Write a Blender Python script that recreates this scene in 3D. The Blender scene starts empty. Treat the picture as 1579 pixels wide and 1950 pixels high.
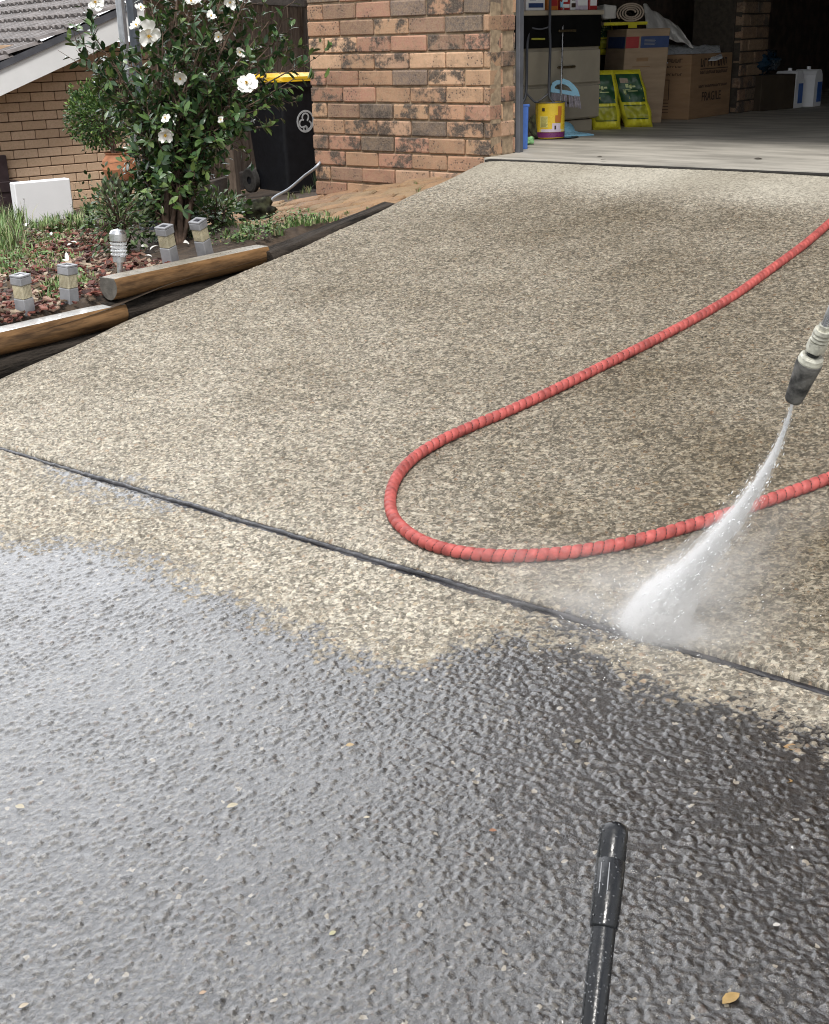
import bpy, math, random
import numpy as np
from mathutils import Vector, Matrix, noise as mnoise
R = math.radians
random.seed(7); rng = np.random.default_rng(7)
sc = bpy.context.scene
COL = sc.collection

# ------------------------------------------------------------------ camera
W0, H0, F0 = 1579.0, 1950.0, 2314.4
PIT, YAW, ROL = R(21.25), R(38.706), R(-1.622)
CAM = np.array([3.746, -5.379, .5787])
fw = np.array([-math.sin(YAW)*math.cos(PIT), math.cos(YAW)*math.cos(PIT), -math.sin(PIT)])
rt0 = np.array([math.cos(YAW), math.sin(YAW), 0.0]); up0 = np.cross(rt0, fw)
rt = rt0*math.cos(ROL)+up0*math.sin(ROL); up = -rt0*math.sin(ROL)+up0*math.cos(ROL)
cd = bpy.data.cameras.new('camera'); cam = bpy.data.objects.new('camera', cd); COL.objects.link(cam)
cam.matrix_world = Matrix(((rt[0], up[0], -fw[0], CAM[0]), (rt[1], up[1], -fw[1], CAM[1]), (rt[2], up[2], -fw[2], CAM[2]), (0, 0, 0, 1)))
cd.sensor_fit = 'HORIZONTAL'; cd.sensor_width = 36; cd.lens = F0/W0*36; cd.clip_end = 500; cd.clip_start = .05
sc.camera = cam

# ------------------------------------------------------------------ world, sun, exposure
SUN_AZ, SUN_EL = R(214), R(58)          # azimuth measured from +Y towards -X
w = bpy.data.worlds.new('World'); sc.world = w; w.use_nodes = True
nt = w.node_tree; nt.nodes.clear()
wo = nt.nodes.new('ShaderNodeOutputWorld'); bg = nt.nodes.new('ShaderNodeBackground')
sky = nt.nodes.new('ShaderNodeTexSky'); sky.sky_type = 'NISHITA'; sky.sun_disc = False
sky.sun_elevation = SUN_EL; sky.sun_rotation = -SUN_AZ; sky.air_density = 1.0; sky.dust_density = 2.0
tc = nt.nodes.new('ShaderNodeTexCoord'); cn = nt.nodes.new('ShaderNodeTexNoise')
cn.inputs['Scale'].default_value = 2.2; cn.inputs['Detail'].default_value = 5
nt.links.new(tc.outputs['Generated'], cn.inputs['Vector'])
cr = nt.nodes.new('ShaderNodeValToRGB'); cr.color_ramp.elements[0].position = .26; cr.color_ramp.elements[1].position = .52
nt.links.new(cn.outputs['Fac'], cr.inputs['Fac'])
mx = nt.nodes.new('ShaderNodeMix'); mx.data_type = 'RGBA'
nt.links.new(cr.outputs['Color'], mx.inputs[0]); nt.links.new(sky.outputs['Color'], mx.inputs[6])
mx.inputs[7].default_value = (12.2, 12.4, 12.8, 1)     # bright thin cloud
vd_ = nt.nodes.new('ShaderNodeVectorMath'); vd_.operation = 'DOT_PRODUCT'; nt.links.new(tc.outputs['Generated'], vd_.inputs[0])
vd_.inputs[1].default_value = (-math.sin(R(60))*math.cos(R(36)), math.cos(R(60))*math.cos(R(36)), math.sin(R(36)))   # bright sky patch added for the wet sheen, well away from the sun
gl = nt.nodes.new('ShaderNodeMapRange'); gl.interpolation_type = 'SMOOTHSTEP'; nt.links.new(vd_.outputs['Value'], gl.inputs[0])
for i_, x_ in enumerate((.70, 1.0, 1.0, 3.4)): gl.inputs[i_+1].default_value = x_
gm = nt.nodes.new('ShaderNodeVectorMath'); gm.operation = 'SCALE'; nt.links.new(mx.outputs[2], gm.inputs[0]); nt.links.new(gl.outputs[0], gm.inputs['Scale'])
nt.links.new(gm.outputs[0], bg.inputs['Color']); bg.inputs['Strength'].default_value = .078
nt.links.new(bg.outputs[0], wo.inputs['Surface'])
sd = bpy.data.lights.new('sun', 'SUN'); so = bpy.data.objects.new('sun', sd); COL.objects.link(so)
sd.energy = 2.5; sd.angle = R(12); sd.color = (1, .965, .92)
sdir = Vector((-math.sin(SUN_AZ)*math.cos(SUN_EL), math.cos(SUN_AZ)*math.cos(SUN_EL), math.sin(SUN_EL)))
so.rotation_euler = (sdir).to_track_quat('Z', 'Y').to_euler(); so.location = (-8, -8, 12)
sc.view_settings.view_transform = 'Standard'; sc.view_settings.look = 'None'
sc.view_settings.exposure = 0.27; sc.view_settings.gamma = 1; sc.view_settings.use_curve_mapping = False
sc.cycles.use_denoising = True; sc.cycles.pixel_filter_type = 'BLACKMAN_HARRIS'; sc.cycles.filter_width = 1.05
sc.cycles.volume_bounces = 6; sc.cycles.max_bounces = 10; sc.cycles.transparent_max_bounces = 24

# ------------------------------------------------------------------ measuring helpers (where a photographed point stands)
def ray(u, v): return rt*((u-W0/2)/F0) - up*((v-H0/2)/F0) + fw
def onz(u, v, z=0.0): d = ray(u, v); return CAM + d*((z-CAM[2])/d[2])
def onx(u, v, x): d = ray(u, v); return CAM + d*((x-CAM[0])/d[0])
def ony(u, v, y): d = ray(u, v); return CAM + d*((y-CAM[1])/d[1])
SL = .15873
def onp(u, v, n, k): n = np.array(n, float); d = ray(u, v); return CAM + d*((k-n@CAM)/(n@d))
def ondrive(u, v, h=0.0): return onp(u, v, (0, -SL, 1), h)
def atd(u, v, D): return CAM + ray(u, v)*D
def depth(p): return float((np.array(p)-CAM)@fw)
def V(p): return Vector([float(a) for a in p])
def drive_z(y):
    y = np.asarray(y, float)
    return SL*y+.008*np.exp(-np.maximum(0, -y-.09)/.09)
def dz(y): return float(drive_z(y))
def garden_z(x, y):
    yy = max(-6.0, min(-.9, y))
    z = -.285 + .085*(yy+2.2)
    if x < -.15: z += .105*(x+.15)
    if y > -.9: z -= .02*(y+.9)
    if y > -1.05 and x > -2.6: z = min(z, -.055+.16*max(y, -.95)+.165*x-.035)
    return z + .018*mnoise.noise((x*2.1, y*2.1, 0))
def ongarden(u, v):
    d = ray(u, v); t = 3.0
    while t < 14:
        p = CAM+d*t
        if p[2] < garden_z(p[0], p[1]): return p
        t += .02
    return p

# ------------------------------------------------------------------ materials
def new_mat(name):
    m = bpy.data.materials.new(name); m.use_nodes = True
    t = m.node_tree; b = t.nodes['Principled BSDF']; return m, t, b
def N(t, typ, **k):
    n = t.nodes.new(typ)
    for a, v in k.items():
        if a.startswith('i_'): n.inputs[a[2:].replace('_', ' ')].default_value = v
        else: setattr(n, a, v)
    return n
def mixc(t, f, a, b, mode='MIX'):
    m = t.nodes.new('ShaderNodeMix'); m.data_type = 'RGBA'; m.blend_type = mode
    for s, v in ((0, f), (6, a), (7, b)):
        if hasattr(v, 'links') or isinstance(v, bpy.types.NodeSocket): t.links.new(v, m.inputs[s])
        elif s == 0: m.inputs[0].default_value = v
        else: m.inputs[s].default_value = (*v, 1) if len(v) == 3 else v
    return m.outputs[2]
def mth(t, op, a, b=None, c=None, clamp=False):
    m = t.nodes.new('ShaderNodeMath'); m.operation = op; m.use_clamp = clamp
    for i, v in enumerate((a, b, c)):
        if v is None: continue
        if isinstance(v, bpy.types.NodeSocket): t.links.new(v, m.inputs[i])
        else: m.inputs[i].default_value = v
    return m.outputs[0]
def mrange(t, v, a, b, c=0.0, d=1.0, smooth=True):
    m = t.nodes.new('ShaderNodeMapRange'); m.interpolation_type = 'SMOOTHSTEP' if smooth else 'LINEAR'
    t.links.new(v, m.inputs[0])
    for i, x in enumerate((a, b, c, d)):
        if isinstance(x, bpy.types.NodeSocket): t.links.new(x, m.inputs[i+1])
        else: m.inputs[i+1].default_value = x
    return m.outputs[0]
def bump(t, b, h, s, d=.01):
    n = N(t, 'ShaderNodeBump'); n.inputs['Strength'].default_value = s; n.inputs['Distance'].default_value = d
    t.links.new(h, n.inputs['Height']); t.links.new(n.outputs[0], b.inputs['Normal']); return n
def coords(t, kind='Object', scale=None):
    c = N(t, 'ShaderNodeTexCoord').outputs[kind]
    if scale:
        m = N(t, 'ShaderNodeMapping'); t.links.new(c, m.inputs[0]); m.inputs['Scale'].default_value = scale; c = m.outputs[0]
    return c
def noise(t, c, s, det=4, rough=.55, out='Fac'):
    n = N(t, 'ShaderNodeTexNoise'); n.inputs['Scale'].default_value = s; n.inputs['Detail'].default_value = det; n.inputs['Roughness'].default_value = rough
    t.links.new(c, n.inputs['Vector']); return n.outputs[out]
def voro(t, c, s, feat='F1', out='Distance', rnd=1.0):
    n = N(t, 'ShaderNodeTexVoronoi'); n.feature = feat; n.inputs['Scale'].default_value = s; n.inputs['Randomness'].default_value = rnd
    t.links.new(c, n.inputs['Vector']); return n.outputs[out]
def simple(name, col, rough=.6, var=.25, vs=12.0, bmp=.15, bs=60.0, metal=0.0, spec=.5, stretch=None, attr=False, col2=None, **k):
    """base colour broken up by noise, fine bump; attr multiplies in the per-face colour 'col'"""
    m, t, b = new_mat(name)
    c = coords(t, 'Object', stretch)
    n = noise(t, c, vs, 5)
    a = tuple(x*(1-var) for x in col); d = col2 or tuple(min(1, x*(1+var)) for x in col)
    cc = mixc(t, mrange(t, n, .3, .7), a, d)
    if attr:
        at_ = N(t, 'ShaderNodeAttribute', attribute_name='col'); cc = mixc(t, 1.0, cc, at_.outputs['Color'], 'MULTIPLY')
    t.links.new(cc, b.inputs['Base Color'])
    rr = mrange(t, noise(t, c, vs*2.3, 3), .3, .7, max(.03, rough-.1), min(1, rough+.1))
    t.links.new(rr, b.inputs['Roughness'])
    b.inputs['Metallic'].default_value = metal; b.inputs['Specular IOR Level'].default_value = spec
    if bmp: bump(t, b, noise(t, c, bs, 4), bmp, .004)
    for kk, v in k.items(): b.inputs[kk.replace('_', ' ')].default_value = v
    return m
M = {}
def wood_mat(name, c1, c2, rough=.55, spec=.4, axis=1, ring=26, knots=False, bs=.35):
    m, t, b = new_mat(name)
    s = [6, 6, 6]; s[axis] = .7
    c = coords(t, 'Object', tuple(s))
    n = noise(t, c, 4.0, 6, .6)
    d = noise(t, c, ring, 3, .7)
    f = mth(t, 'ADD', mth(t, 'MULTIPLY', n, .65), mth(t, 'MULTIPLY', d, .35))
    cc = mixc(t, mrange(t, f, .35, .65), c1, c2)
    t.links.new(cc, b.inputs['Base Color']); b.inputs['Roughness'].default_value = rough; b.inputs['Specular IOR Level'].default_value = spec
    bump(t, b, f, min(1, bs), .004 if bs < .9 else .02)
    return m
# brick material: per-brick colour in 'col', per-brick seed in alpha-like second attribute 'seed'
def brick_mat(name, spots=1.0, bs=.5, rough=.85):
    m, t, b = new_mat(name)
    c = coords(t); at_ = N(t, 'ShaderNodeAttribute', attribute_name='col'); sd_ = N(t, 'ShaderNodeAttribute', attribute_name='seed')
    base = at_.outputs['Color']
    off = N(t, 'ShaderNodeVectorMath', operation='ADD'); t.links.new(c, off.inputs[0]); t.links.new(sd_.outputs['Vector'], off.inputs[1])
    cc = off.outputs[0]
    n1 = noise(t, cc, 9, 5, .6); n2 = noise(t, cc, 45, 5, .7); n3 = noise(t, cc, 140, 3, .7)
    base = mixc(t, mrange(t, n2, .3, .7, 0, .45), base, (.46, .31, .18), 'MIX')
    # flashed (fire-darkened) patches, softly edged, on the bricks whose seed asks for it
    fl = mth(t, 'MULTIPLY', mrange(t, mth(t, 'ADD', n1, mth(t, 'MULTIPLY', mth(t, 'SUBTRACT', n2, .5), .5)), .43, .60), mth(t, 'MULTIPLY', at_.outputs['Alpha'], spots*.95))
    base = mixc(t, fl, base, (.052, .044, .042))
    sp = mth(t, 'MULTIPLY', mrange(t, voro(t, cc, 62), .36, .20), mrange(t, n1, .45, .6, .1, 1))
    base = mixc(t, mth(t, 'MULTIPLY', sp, .85*spots), base, (.07, .05, .045))
    base = mixc(t, mrange(t, n3, .3, .75, 0, .22), base, (.6, .5, .38))
    t.links.new(base, b.inputs['Base Color']); b.inputs['Roughness'].default_value = rough; b.inputs['Specular IOR Level'].default_value = .25
    h = mth(t, 'ADD', n3, mth(t, 'SUBTRACT', mth(t, 'MULTIPLY', n2, .8), mth(t, 'MULTIPLY', sp, .8)))
    bump(t, b, h, bs, .004)
    return m
M['brick'] = brick_mat('clinker_brick'); M['nbrick'] = brick_mat('tan_brick', .12, .3)
M['dkbrick'] = brick_mat('shaded_interior_brick', 1.0)
M['mortar'] = simple('mortar', (.36, .27, .18), .9, .3, 30, .6, 150)
M['nmortar'] = simple('brown_mortar', (.10, .06, .04), .9, .3, 30, .5, 150)
M['dmortar'] = simple('shaded_mortar', (.05, .04, .03), .9, .3, 30, .5, 150)
M['concrete'] = simple('garage_concrete', (.43, .405, .355), .62, .28, 3.5, .25, 90, spec=.35, stretch=(.6, 2.2, 1))
M['soil'] = simple('soil', (.055, .038, .025), .9, .4, 20, .8, 60)
M['lawn'] = simple('ground_far', (.10, .11, .06), .95, .4, 2, .5, 20)
M['mulch'] = simple('bark_chip', (1, 1, 1), .8, .2, 40, .5, 120, attr=True)
M['grass'] = simple('grass_blade', (1, 1, 1), .55, .2, 12, 0, attr=True, Transmission_Weight=0.0)
M['leaf'] = simple('camellia_leaf', (1, 1, 1), .27, .12, 20, .1, 90, attr=True, spec=.45)
M['leaf2'] = simple('box_leaf', (1, 1, 1), .42, .12, 20, .1, 90, attr=True, spec=.4)
M['petal'] = simple('petal', (.86, .86, .82), .6, .05, 30, .15, 60, Subsurface_Weight=.0)
M['stamen'] = simple('stamen', (.75, .48, .06), .7, .2, 80, .5, 300)
M['bark'] = simple('stem_bark', (.10, .065, .045), .85, .4, 40, .6, 90)
M['pot'] = simple('terracotta', (.40, .17, .085), .8, .3, 9, .3, 60)
M['paling'] = wood_mat('weathered_paling', (.085, .062, .048), (.21, .165, .13), .85, .2, 2, 30)
M['rail'] = wood_mat('weathered_rail', (.075, .065, .06), (.17, .15, .135), .8, .3, 1, 30)
M['binbody'] = simple('bin_plastic', (.010, .011, .014), .38, .2, 20, .06, 200, spec=.4)
M['binlid'] = simple('bin_lid_plastic', (.80, .50, .02), .38, .08, 10, .05, 200)
M['rubber'] = simple('tyre_rubber', (.03, .028, .026), .8, .3, 30, .3, 150)
M['white'] = simple('white_paint', (.88, .89, .89), .45, .03, 6, .05, 60)
M['whiteplastic'] = simple('white_plastic', (.85, .86, .88), .4, .02, 6, .03, 60)
M['rooftile'] = simple('roof_tile', (.135, .12, .115), .75, .35, 8, .6, 70, attr=False)
M['flash'] = simple('flashing_metal', (.10, .105, .12), .45, .2, 6, .1, 40)
M['galv'] = simple('galvanised_steel', (.36, .38, .41), .42, .2, 14, .1, 60, metal=.6)
M['dksteel'] = simple('dark_steel', (.11, .125, .15), .45, .2, 14, .1, 60, metal=.3)
M['log'] = wood_mat('treated_pine', (.060, .032, .015), (.29, .165, .075), .38, .5, 1, 18)
M['logend'] = simple('sawn_end', (.10, .092, .08), .8, .25, 30, .5, 90)
M['oldlog'] = wood_mat('rotten_sleeper', (.007, .006, .005), (.062, .050, .040), .8, .25, 1, 30, bs=1.0)
M['lightgrey'] = simple('grey_plastic', (.25, .255, .27), .5, .16, 20, .05, 90)
M['lens'] = simple('clouded_lens', (.60, .55, .40), .3, .22, 14, .05, 200, Transmission_Weight=.25)
M['panel'] = simple('solar_cell', (.02, .02, .03), .2, .2, 20, 0)
M['steel'] = simple('brushed_steel', (.55, .56, .58), .28, .08, 20, 0, 200, metal=.9)
M['clear'] = simple('ribbed_clear_plastic', (.85, .87, .88), .12, .05, 20, .1, 60, Transmission_Weight=.6)
M['moss'] = simple('mossy_rock', (.03, .026, .022), .95, .5, 26, 1.0, 70, col2=(.075, .08, .045), spec=.2)
M['hose'] = simple('hose_guard', (.38, .080, .070), .6, .32, 34, .08, 120, spec=.45)
M['hosein'] = simple('hose_rubber', (.03, .02, .02), .6, .2, 25, .1, 120)
M['black'] = simple('black_plastic', (.008, .009, .011), .22, .25, 30, .12, 220, spec=.5)
M['blackworn'] = simple('worn_rubber', (.045, .045, .045), .7, .6, 45, .6, 140, col2=(.16, .155, .145))
M['brass'] = simple('dusty_brass', (.50, .49, .42), .55, .35, 60, .4, 150, metal=.35)
M['joint'] = simple('joint_filler', (.022, .021, .024), .35, .4, 25, .8, 60, spec=.6)
M['gapdark'] = simple('painted_gap_shadow', (.02, .018, .015), .9, .2, 25, .2, 60)
M['cabinet'] = simple('beige_laminate', (.36, .32, .25), .5, .08, 6, .05, 90)
M['cabtop'] = simple('pale_shelf', (.42, .37, .29), .5, .08, 6, .05, 90)
M['cabblack'] = simple('black_laminate', (.006, .006, .006), .5, .1, 6, .05, 90, spec=.2)
M['handle'] = simple('antique_handle', (.12, .09, .05), .4, .3, 60, .2, 90, metal=.6)
M['card'] = simple('cardboard', (.30, .185, .10), .85, .12, 5, .15, 80, stretch=(1, 1, 6))
M['card2'] = simple('tan_cardboard', (.36, .26, .17), .85, .12, 5, .15, 80, stretch=(1, 1, 6))
M['card3'] = simple('shaded_cardboard', (.05, .036, .022), .85, .2, 5, .15, 80)  # cardboard colour darkened to paint the shade beyond the pier
M['ink'] = simple('print_ink', (.05, .028, .018), .8, .2, 50, 0)
M['red'] = simple('red_print', (.36, .03, .03), .5, .1, 20, 0)
M['blue'] = simple('navy_print', (.03, .06, .17), .5, .1, 20, 0)
M['bluepl'] = simple('blue_plastic', (.05, .14, .46), .45, .1, 20, .05, 90)
M['ltblue'] = simple('light_blue_plastic', (.30, .62, .82), .32, .05, 20, .03, 90)
M['bristle'] = simple('bristle', (.46, .42, .47), .8, .2, 80, .2, 90)
M['yellow'] = simple('yellow_bag', (.72, .66, .04), .35, .1, 12, .4, 25)
M['green'] = simple('green_print', (.02, .075, .03), .4, .25, 30, 0)
M['olive'] = simple('olive_print', (.38, .38, .03), .4, .2, 30, 0)
M['lime'] = simple('lime_print', (.55, .62, .30), .4, .1, 30, 0)
M['tinyellow'] = simple('tin_yellow', (.78, .55, .04), .3, .05, 20, 0)
M['tinpale'] = simple('tin_pale', (.72, .66, .22), .3, .05, 40, 0)
M['purple'] = simple('tin_purple', (.16, .03, .13), .3, .1, 20, 0)
M['lilac'] = simple('tin_lilac', (.62, .55, .66), .3, .05, 20, 0)
M['orange'] = simple('orange_card', (.50, .17, .03), .5, .1, 20, 0)
M['tube'] = simple('grey_tube', (.075, .08, .095), .4, .1, 20, .05, 90, spec=.5)
M['sheet'] = simple('drop_sheet', (.66, .64, .61), .8, .08, 8, .3, 40)
M['silver'] = simple('silver_sheet', (.62, .65, .68), .3, .1, 12, .3, 20)
M['roll'] = simple('rolled_underlay', (.40, .32, .25), .85, .12, 20, .3, 60)
M['bluebag'] = simple('blue_wrap', (.012, .035, .06), .3, .4, 14, .4, 25)
M['greenpl'] = simple('green_cloth', (.28, .55, .25), .7, .2, 20, .2, 60)
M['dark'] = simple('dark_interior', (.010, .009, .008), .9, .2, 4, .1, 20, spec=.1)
M['ceil'] = simple('ceiling_board', (.05, .048, .045), .9, .1, 4, .1, 20)  # board colour kept near black, painting in the interior gloom
M['dead'] = simple('fallen_leaf', (.50, .30, .12), .6, .3, 40, .2, 90)

# ------------------------------------------------------------------ mesh builder
class MB:
    def __init__(s): s.v = []; s.f = []; s.m = []; s.c = []; s.s = []; s.sm = []
    def add(s, vs, fs, mat=0, col=(1, 1, 1, 1), seed=(0, 0, 0), smooth=False):
        o = len(s.v); s.v.extend([tuple(map(float, p)) for p in vs])
        for f in fs: s.f.append(tuple(i+o for i in f)); s.m.append(mat); s.c.append(col if len(col) == 4 else (*col, 1)); s.s.append(seed); s.sm.append(smooth)
    def cbox(s, lo, hi, c=.003, mat=0, col=(1, 1, 1, 1), seed=(0, 0, 0), T=None, jit=0):
        """box with chamfered edges"""
        lo = np.minimum(lo, hi)*1.0; hi = np.maximum(lo, hi)*1.0
        c = min(c, .45*float(min(hi-lo)))
        vs = []; idx = {}
        for X in (0, 1):
            for Y in (0, 1):
                for Z in (0, 1):
                    for a in range(3):
                        p = np.array([hi[0] if X else lo[0], hi[1] if Y else lo[1], hi[2] if Z else lo[2]], float)
                        sg = np.array([-1 if X else 1, -1 if Y else 1, -1 if Z else 1])
                        for b in range(3):
                            if b != a: p[b] += sg[b]*c
                        idx[(X, Y, Z, a)] = len(vs); vs.append(p)
        fs = []
        for a in range(3):
            b, d = [(1, 2), (0, 2), (0, 1)][a]
            for s_ in (0, 1):
                q = []
                for (i, j) in ((0, 0), (1, 0), (1, 1), (0, 1)):
                    k = [0, 0, 0]; k[a] = s_; k[b] = i; k[d] = j; q.append(idx[(*k, a)])
                fs.append(q)
        for a in range(3):      # edges along axis a
            b, d = [(1, 2), (0, 2), (0, 1)][a]
            for i in (0, 1):
                for j in (0, 1):
                    k0 = [0, 0, 0]; k0[b] = i; k0[d] = j; k1 = list(k0); k1[a] = 1
                    fs.append([idx[(*k0, b)], idx[(*k1, b)], idx[(*k1, d)], idx[(*k0, d)]])
        for X in (0, 1):
            for Y in (0, 1):
                for Z in (0, 1): fs.append([idx[(X, Y, Z, 0)], idx[(X, Y, Z, 1)], idx[(X, Y, Z, 2)]])
        ctr = (lo+hi)/2; vs = np.array(vs)
        out = []
        for f in fs:
            p = vs[f]; n = np.cross(p[1]-p[0], p[2]-p[0])
            out.append(f if n@(p.mean(0)-ctr) > 0 else f[::-1])
        if jit: vs = vs + rng.normal(0, jit, vs.shape)
        if T is not None: vs = [T(p) for p in vs]
        s.add(vs, out, mat, col, seed)
    def tube(s, path, rad, n=10, mat=0, col=(1, 1, 1, 1), caps=True, smooth=True, flat=None, seed=(0, 0, 0)):
        path = [np.array(p, float) for p in path]
        if not hasattr(rad, '__len__'): rad = [rad]*len(path)
        rings = []; ref = None
        for i, p in enumerate(path):
            t = path[min(i+1, len(path)-1)]-path[max(i-1, 0)]; t = t/(np.linalg.norm(t)+1e-12)
            if ref is None:
                ref = np.array([0, 0, 1.]) if abs(t[2]) < .9 else np.array([1., 0, 0])
            a = ref-t*(ref@t); a /= np.linalg.norm(a)+1e-12; ref = a; b = np.cross(t, a)
            rings.append([p+rad[i]*(math.cos(2*math.pi*k/n)*a+math.sin(2*math.pi*k/n)*b) for k in range(n)])
        vs = [q for r in rings for q in r]; fs = []
        for i in range(len(path)-1):
            for k in range(n): fs.append((i*n+k, i*n+(k+1) % n, (i+1)*n+(k+1) % n, (i+1)*n+k))
        s.add(vs, fs, mat, col, seed, smooth)
        if caps:
            s.add(rings[0], [tuple(range(n))[::-1]], mat, col, seed); s.add(rings[-1], [tuple(range(n))], mat, col, seed)
    def lathe(s, prof, o=(0, 0, 0), ax=(0, 0, 1), n=24, mat=0, smooth=True, col=(1, 1, 1, 1)):
        ax = np.array(ax, float); ax /= np.linalg.norm(ax); r = np.array([1., 0, 0]) if abs(ax[0]) < .9 else np.array([0, 1., 0])
        a = r-ax*(r@ax); a /= np.linalg.norm(a); b = np.cross(ax, a); o = np.array(o, float)
        for i in range(len(prof)-1):
            (r0, z0), (r1, z1) = prof[i], prof[i+1]; vs = []
            for (rr, zz) in ((r0, z0), (r1, z1)):
                for k in range(n): th = 2*math.pi*k/n; vs.append(o+ax*zz+rr*(math.cos(th)*a+math.sin(th)*b))
            s.add(vs, [(k, (k+1) % n, n+(k+1) % n, n+k) for k in range(n)], mat, col, smooth=smooth)
    def poly(s, pts, mat=0, col=(1, 1, 1, 1)): s.add(pts, [tuple(range(len(pts)))], mat, col)
    def prism(s, pts, d, mat=0, col=(1, 1, 1, 1)):
        pts = [np.array(p, float) for p in pts]; d = np.array(d, float); n = len(pts)
        s.add(pts+[p+d for p in pts], [tuple(range(n)), tuple(range(2*n-1, n-1, -1))]+[(i, (i+1) % n, n+(i+1) % n, n+i) for i in range(n)], mat, col)
    def build(s, name, mats, parent=None, weld=False):
        me = bpy.data.meshes.new(name); me.from_pydata(s.v, [], s.f)
        if not isinstance(mats, (list, tuple)): mats = [mats]
        for m in mats: me.materials.append(m)
        me.polygons.foreach_set('material_index', s.m); me.polygons.foreach_set('use_smooth', s.sm)
        lt = np.array([len(f) for f in s.f])
        ca = me.color_attributes.new('col', 'FLOAT_COLOR', 'CORNER')
        ca.data.foreach_set('color', np.repeat(np.array(s.c, np.float32), lt, axis=0).ravel())
        if any(x != (0, 0, 0) for x in s.s[:50]):
            sa = me.attributes.new('seed', 'FLOAT_VECTOR', 'FACE'); sa.data.foreach_set('vector', np.array(s.s, np.float32).ravel())
        me.update()
        o = bpy.data.objects.new(name, me); COL.objects.link(o)
        if parent is not None:
            o.parent = parent; o.matrix_parent_inverse = Matrix.Translation(-parent.location) @ Matrix.Identity(4) if False else parent.matrix_world.inverted()
        return o
def tag(o, label=None, cat=None, group=None, kind=None):
    if label: o['label'] = label
    if cat: o['category'] = cat
    if group: o['group'] = group
    if kind: o['kind'] = kind
    return o
def thing(name, loc, label, cat, group=None):
    o = bpy.data.objects.new(name, None); COL.objects.link(o); o.location = V(loc); o.empty_display_size = .05
    o.matrix_world = Matrix.Translation(V(loc)); return tag(o, label, cat, group)
def copy_tree(o, parent=None):
    c = o.copy(); COL.objects.link(c)
    if parent is not None: c.parent = parent
    for ch in o.children: copy_tree(ch, c)
    return c
def catmull(P, k=8):
    P = [np.array(p, float) for p in P]; Q = [2*P[0]-P[1]]+P+[2*P[-1]-P[-2]]; out = []
    for i in range(1, len(Q)-2):
        for j in range(k):
            t = j/k; a, b, c, d = Q[i-1:i+3]
            out.append(.5*((2*b)+(c-a)*t+(2*a-5*b+4*c-d)*t*t+(3*b-3*c+d-a)*t**3))
    out.append(P[-1]); return out
def resample(P, step):
    P = np.array(P); L = np.r_[0, np.cumsum(np.linalg.norm(np.diff(P, axis=0), axis=1))]
    n = max(2, int(L[-1]/step)+1); s = np.linspace(0, L[-1], n)
    return np.array([np.interp(s, L, P[:, i]) for i in range(3)]).T, s
def leaf(mb, p, d, nrm, L, wd, col, mat=0, fold=.25, droop=.15):
    """pointed elliptical leaf folded along its midrib"""
    d = d/np.linalg.norm(d); s_ = np.cross(d, nrm); s_ /= np.linalg.norm(s_)+1e-9; n = np.cross(s_, d)
    st = [(0, 0), (.22, .72), (.5, 1), (.78, .66), (1, 0)]
    vs = []
    for t, w_ in st:
        c = p+d*L*t-n*L*droop*t*t
        if w_ == 0: vs.append(c)
        else: vs += [c-s_*wd*.5*w_+n*wd*fold*w_*.5, c, c+s_*wd*.5*w_+n*wd*fold*w_*.5]
    fs = [(0, 1, 2), (0, 2, 3), (1, 4, 5, 2), (2, 5, 6, 3), (4, 7, 8, 5), (5, 8, 9, 6), (7, 10, 8), (8, 10, 9)]
    mb.add(vs, fs, mat, col, smooth=True)

# ================================================================== SETTING
# driveway: fine grid carrying stain / wetness fields
DX0, DX1, DY0, DY1 = .035, 5.6, -7.0, -.09
def px_field(pts, X, Y, p=3.0):
    num = 0; den = 0
    for (u, v, val) in pts:
        q = ondrive(u, v); d2 = ((X-q[0])**2+(Y-q[1])**2+.01)**(p/2); num = num+val/d2; den = den+1/d2
    return num/den
JN = -3.4115        # Y of the control joint
wet_px = [(-400, 1010), (-150, 1020), (0, 1028), (100, 1036), (190, 1040), (250, 1062), (320, 1085), (390, 1120), (470, 1140), (500, 1165), (560, 1190), (620, 1218), (680, 1245), (740, 1268),
          (790, 1262), (870, 1240), (950, 1215), (1020, 1212), (1080, 1226), (1150, 1255), (1220, 1288), (1300, 1318), (1370, 1336), (1450, 1348), (1500, 1372), (1560, 1405), (1650, 1450), (1900, 1530)]
WP = np.array([ondrive(u, v)[:2] for u, v in wet_px])
def seg_sd(X, Y):
    """signed distance to the wet front: positive on the wet (downhill) side"""
    best = np.full(X.shape, 1e9); sgn = np.zeros(X.shape)
    for i in range(len(WP)-1):
        a, b = WP[i], WP[i+1]; ab = b-a; t = np.clip(((X-a[0])*ab[0]+(Y-a[1])*ab[1])/(ab@ab), 0, 1)
        dx = X-(a[0]+t*ab[0]); dy = Y-(a[1]+t*ab[1]); d = np.hypot(dx, dy)
        c = ab[0]*(Y-a[1])-ab[1]*(X-a[0])
        m = d < best; best = np.where(m, d, best); sgn = np.where(m, np.where(c < 0, 1, -1), sgn)
    out = best*sgn
    for (u0, v0, u1, v1, r_) in ((100, 895, 330, 962, .035), (1020, 1165, 1200, 1210, .03)):     # puddles left along the joint
        a, b = ondrive(u0, v0)[:2], ondrive(u1, v1)[:2]; ab = b-a; t = np.clip(((X-a[0])*ab[0]+(Y-a[1])*ab[1])/(ab@ab), 0, 1)
        out = np.maximum(out, r_*np.sin(np.pi*np.clip(t, .05, .95))-np.hypot(X-(a[0]+t*ab[0]), Y-(a[1]+t*ab[1]))+.01)
    return out
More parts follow.
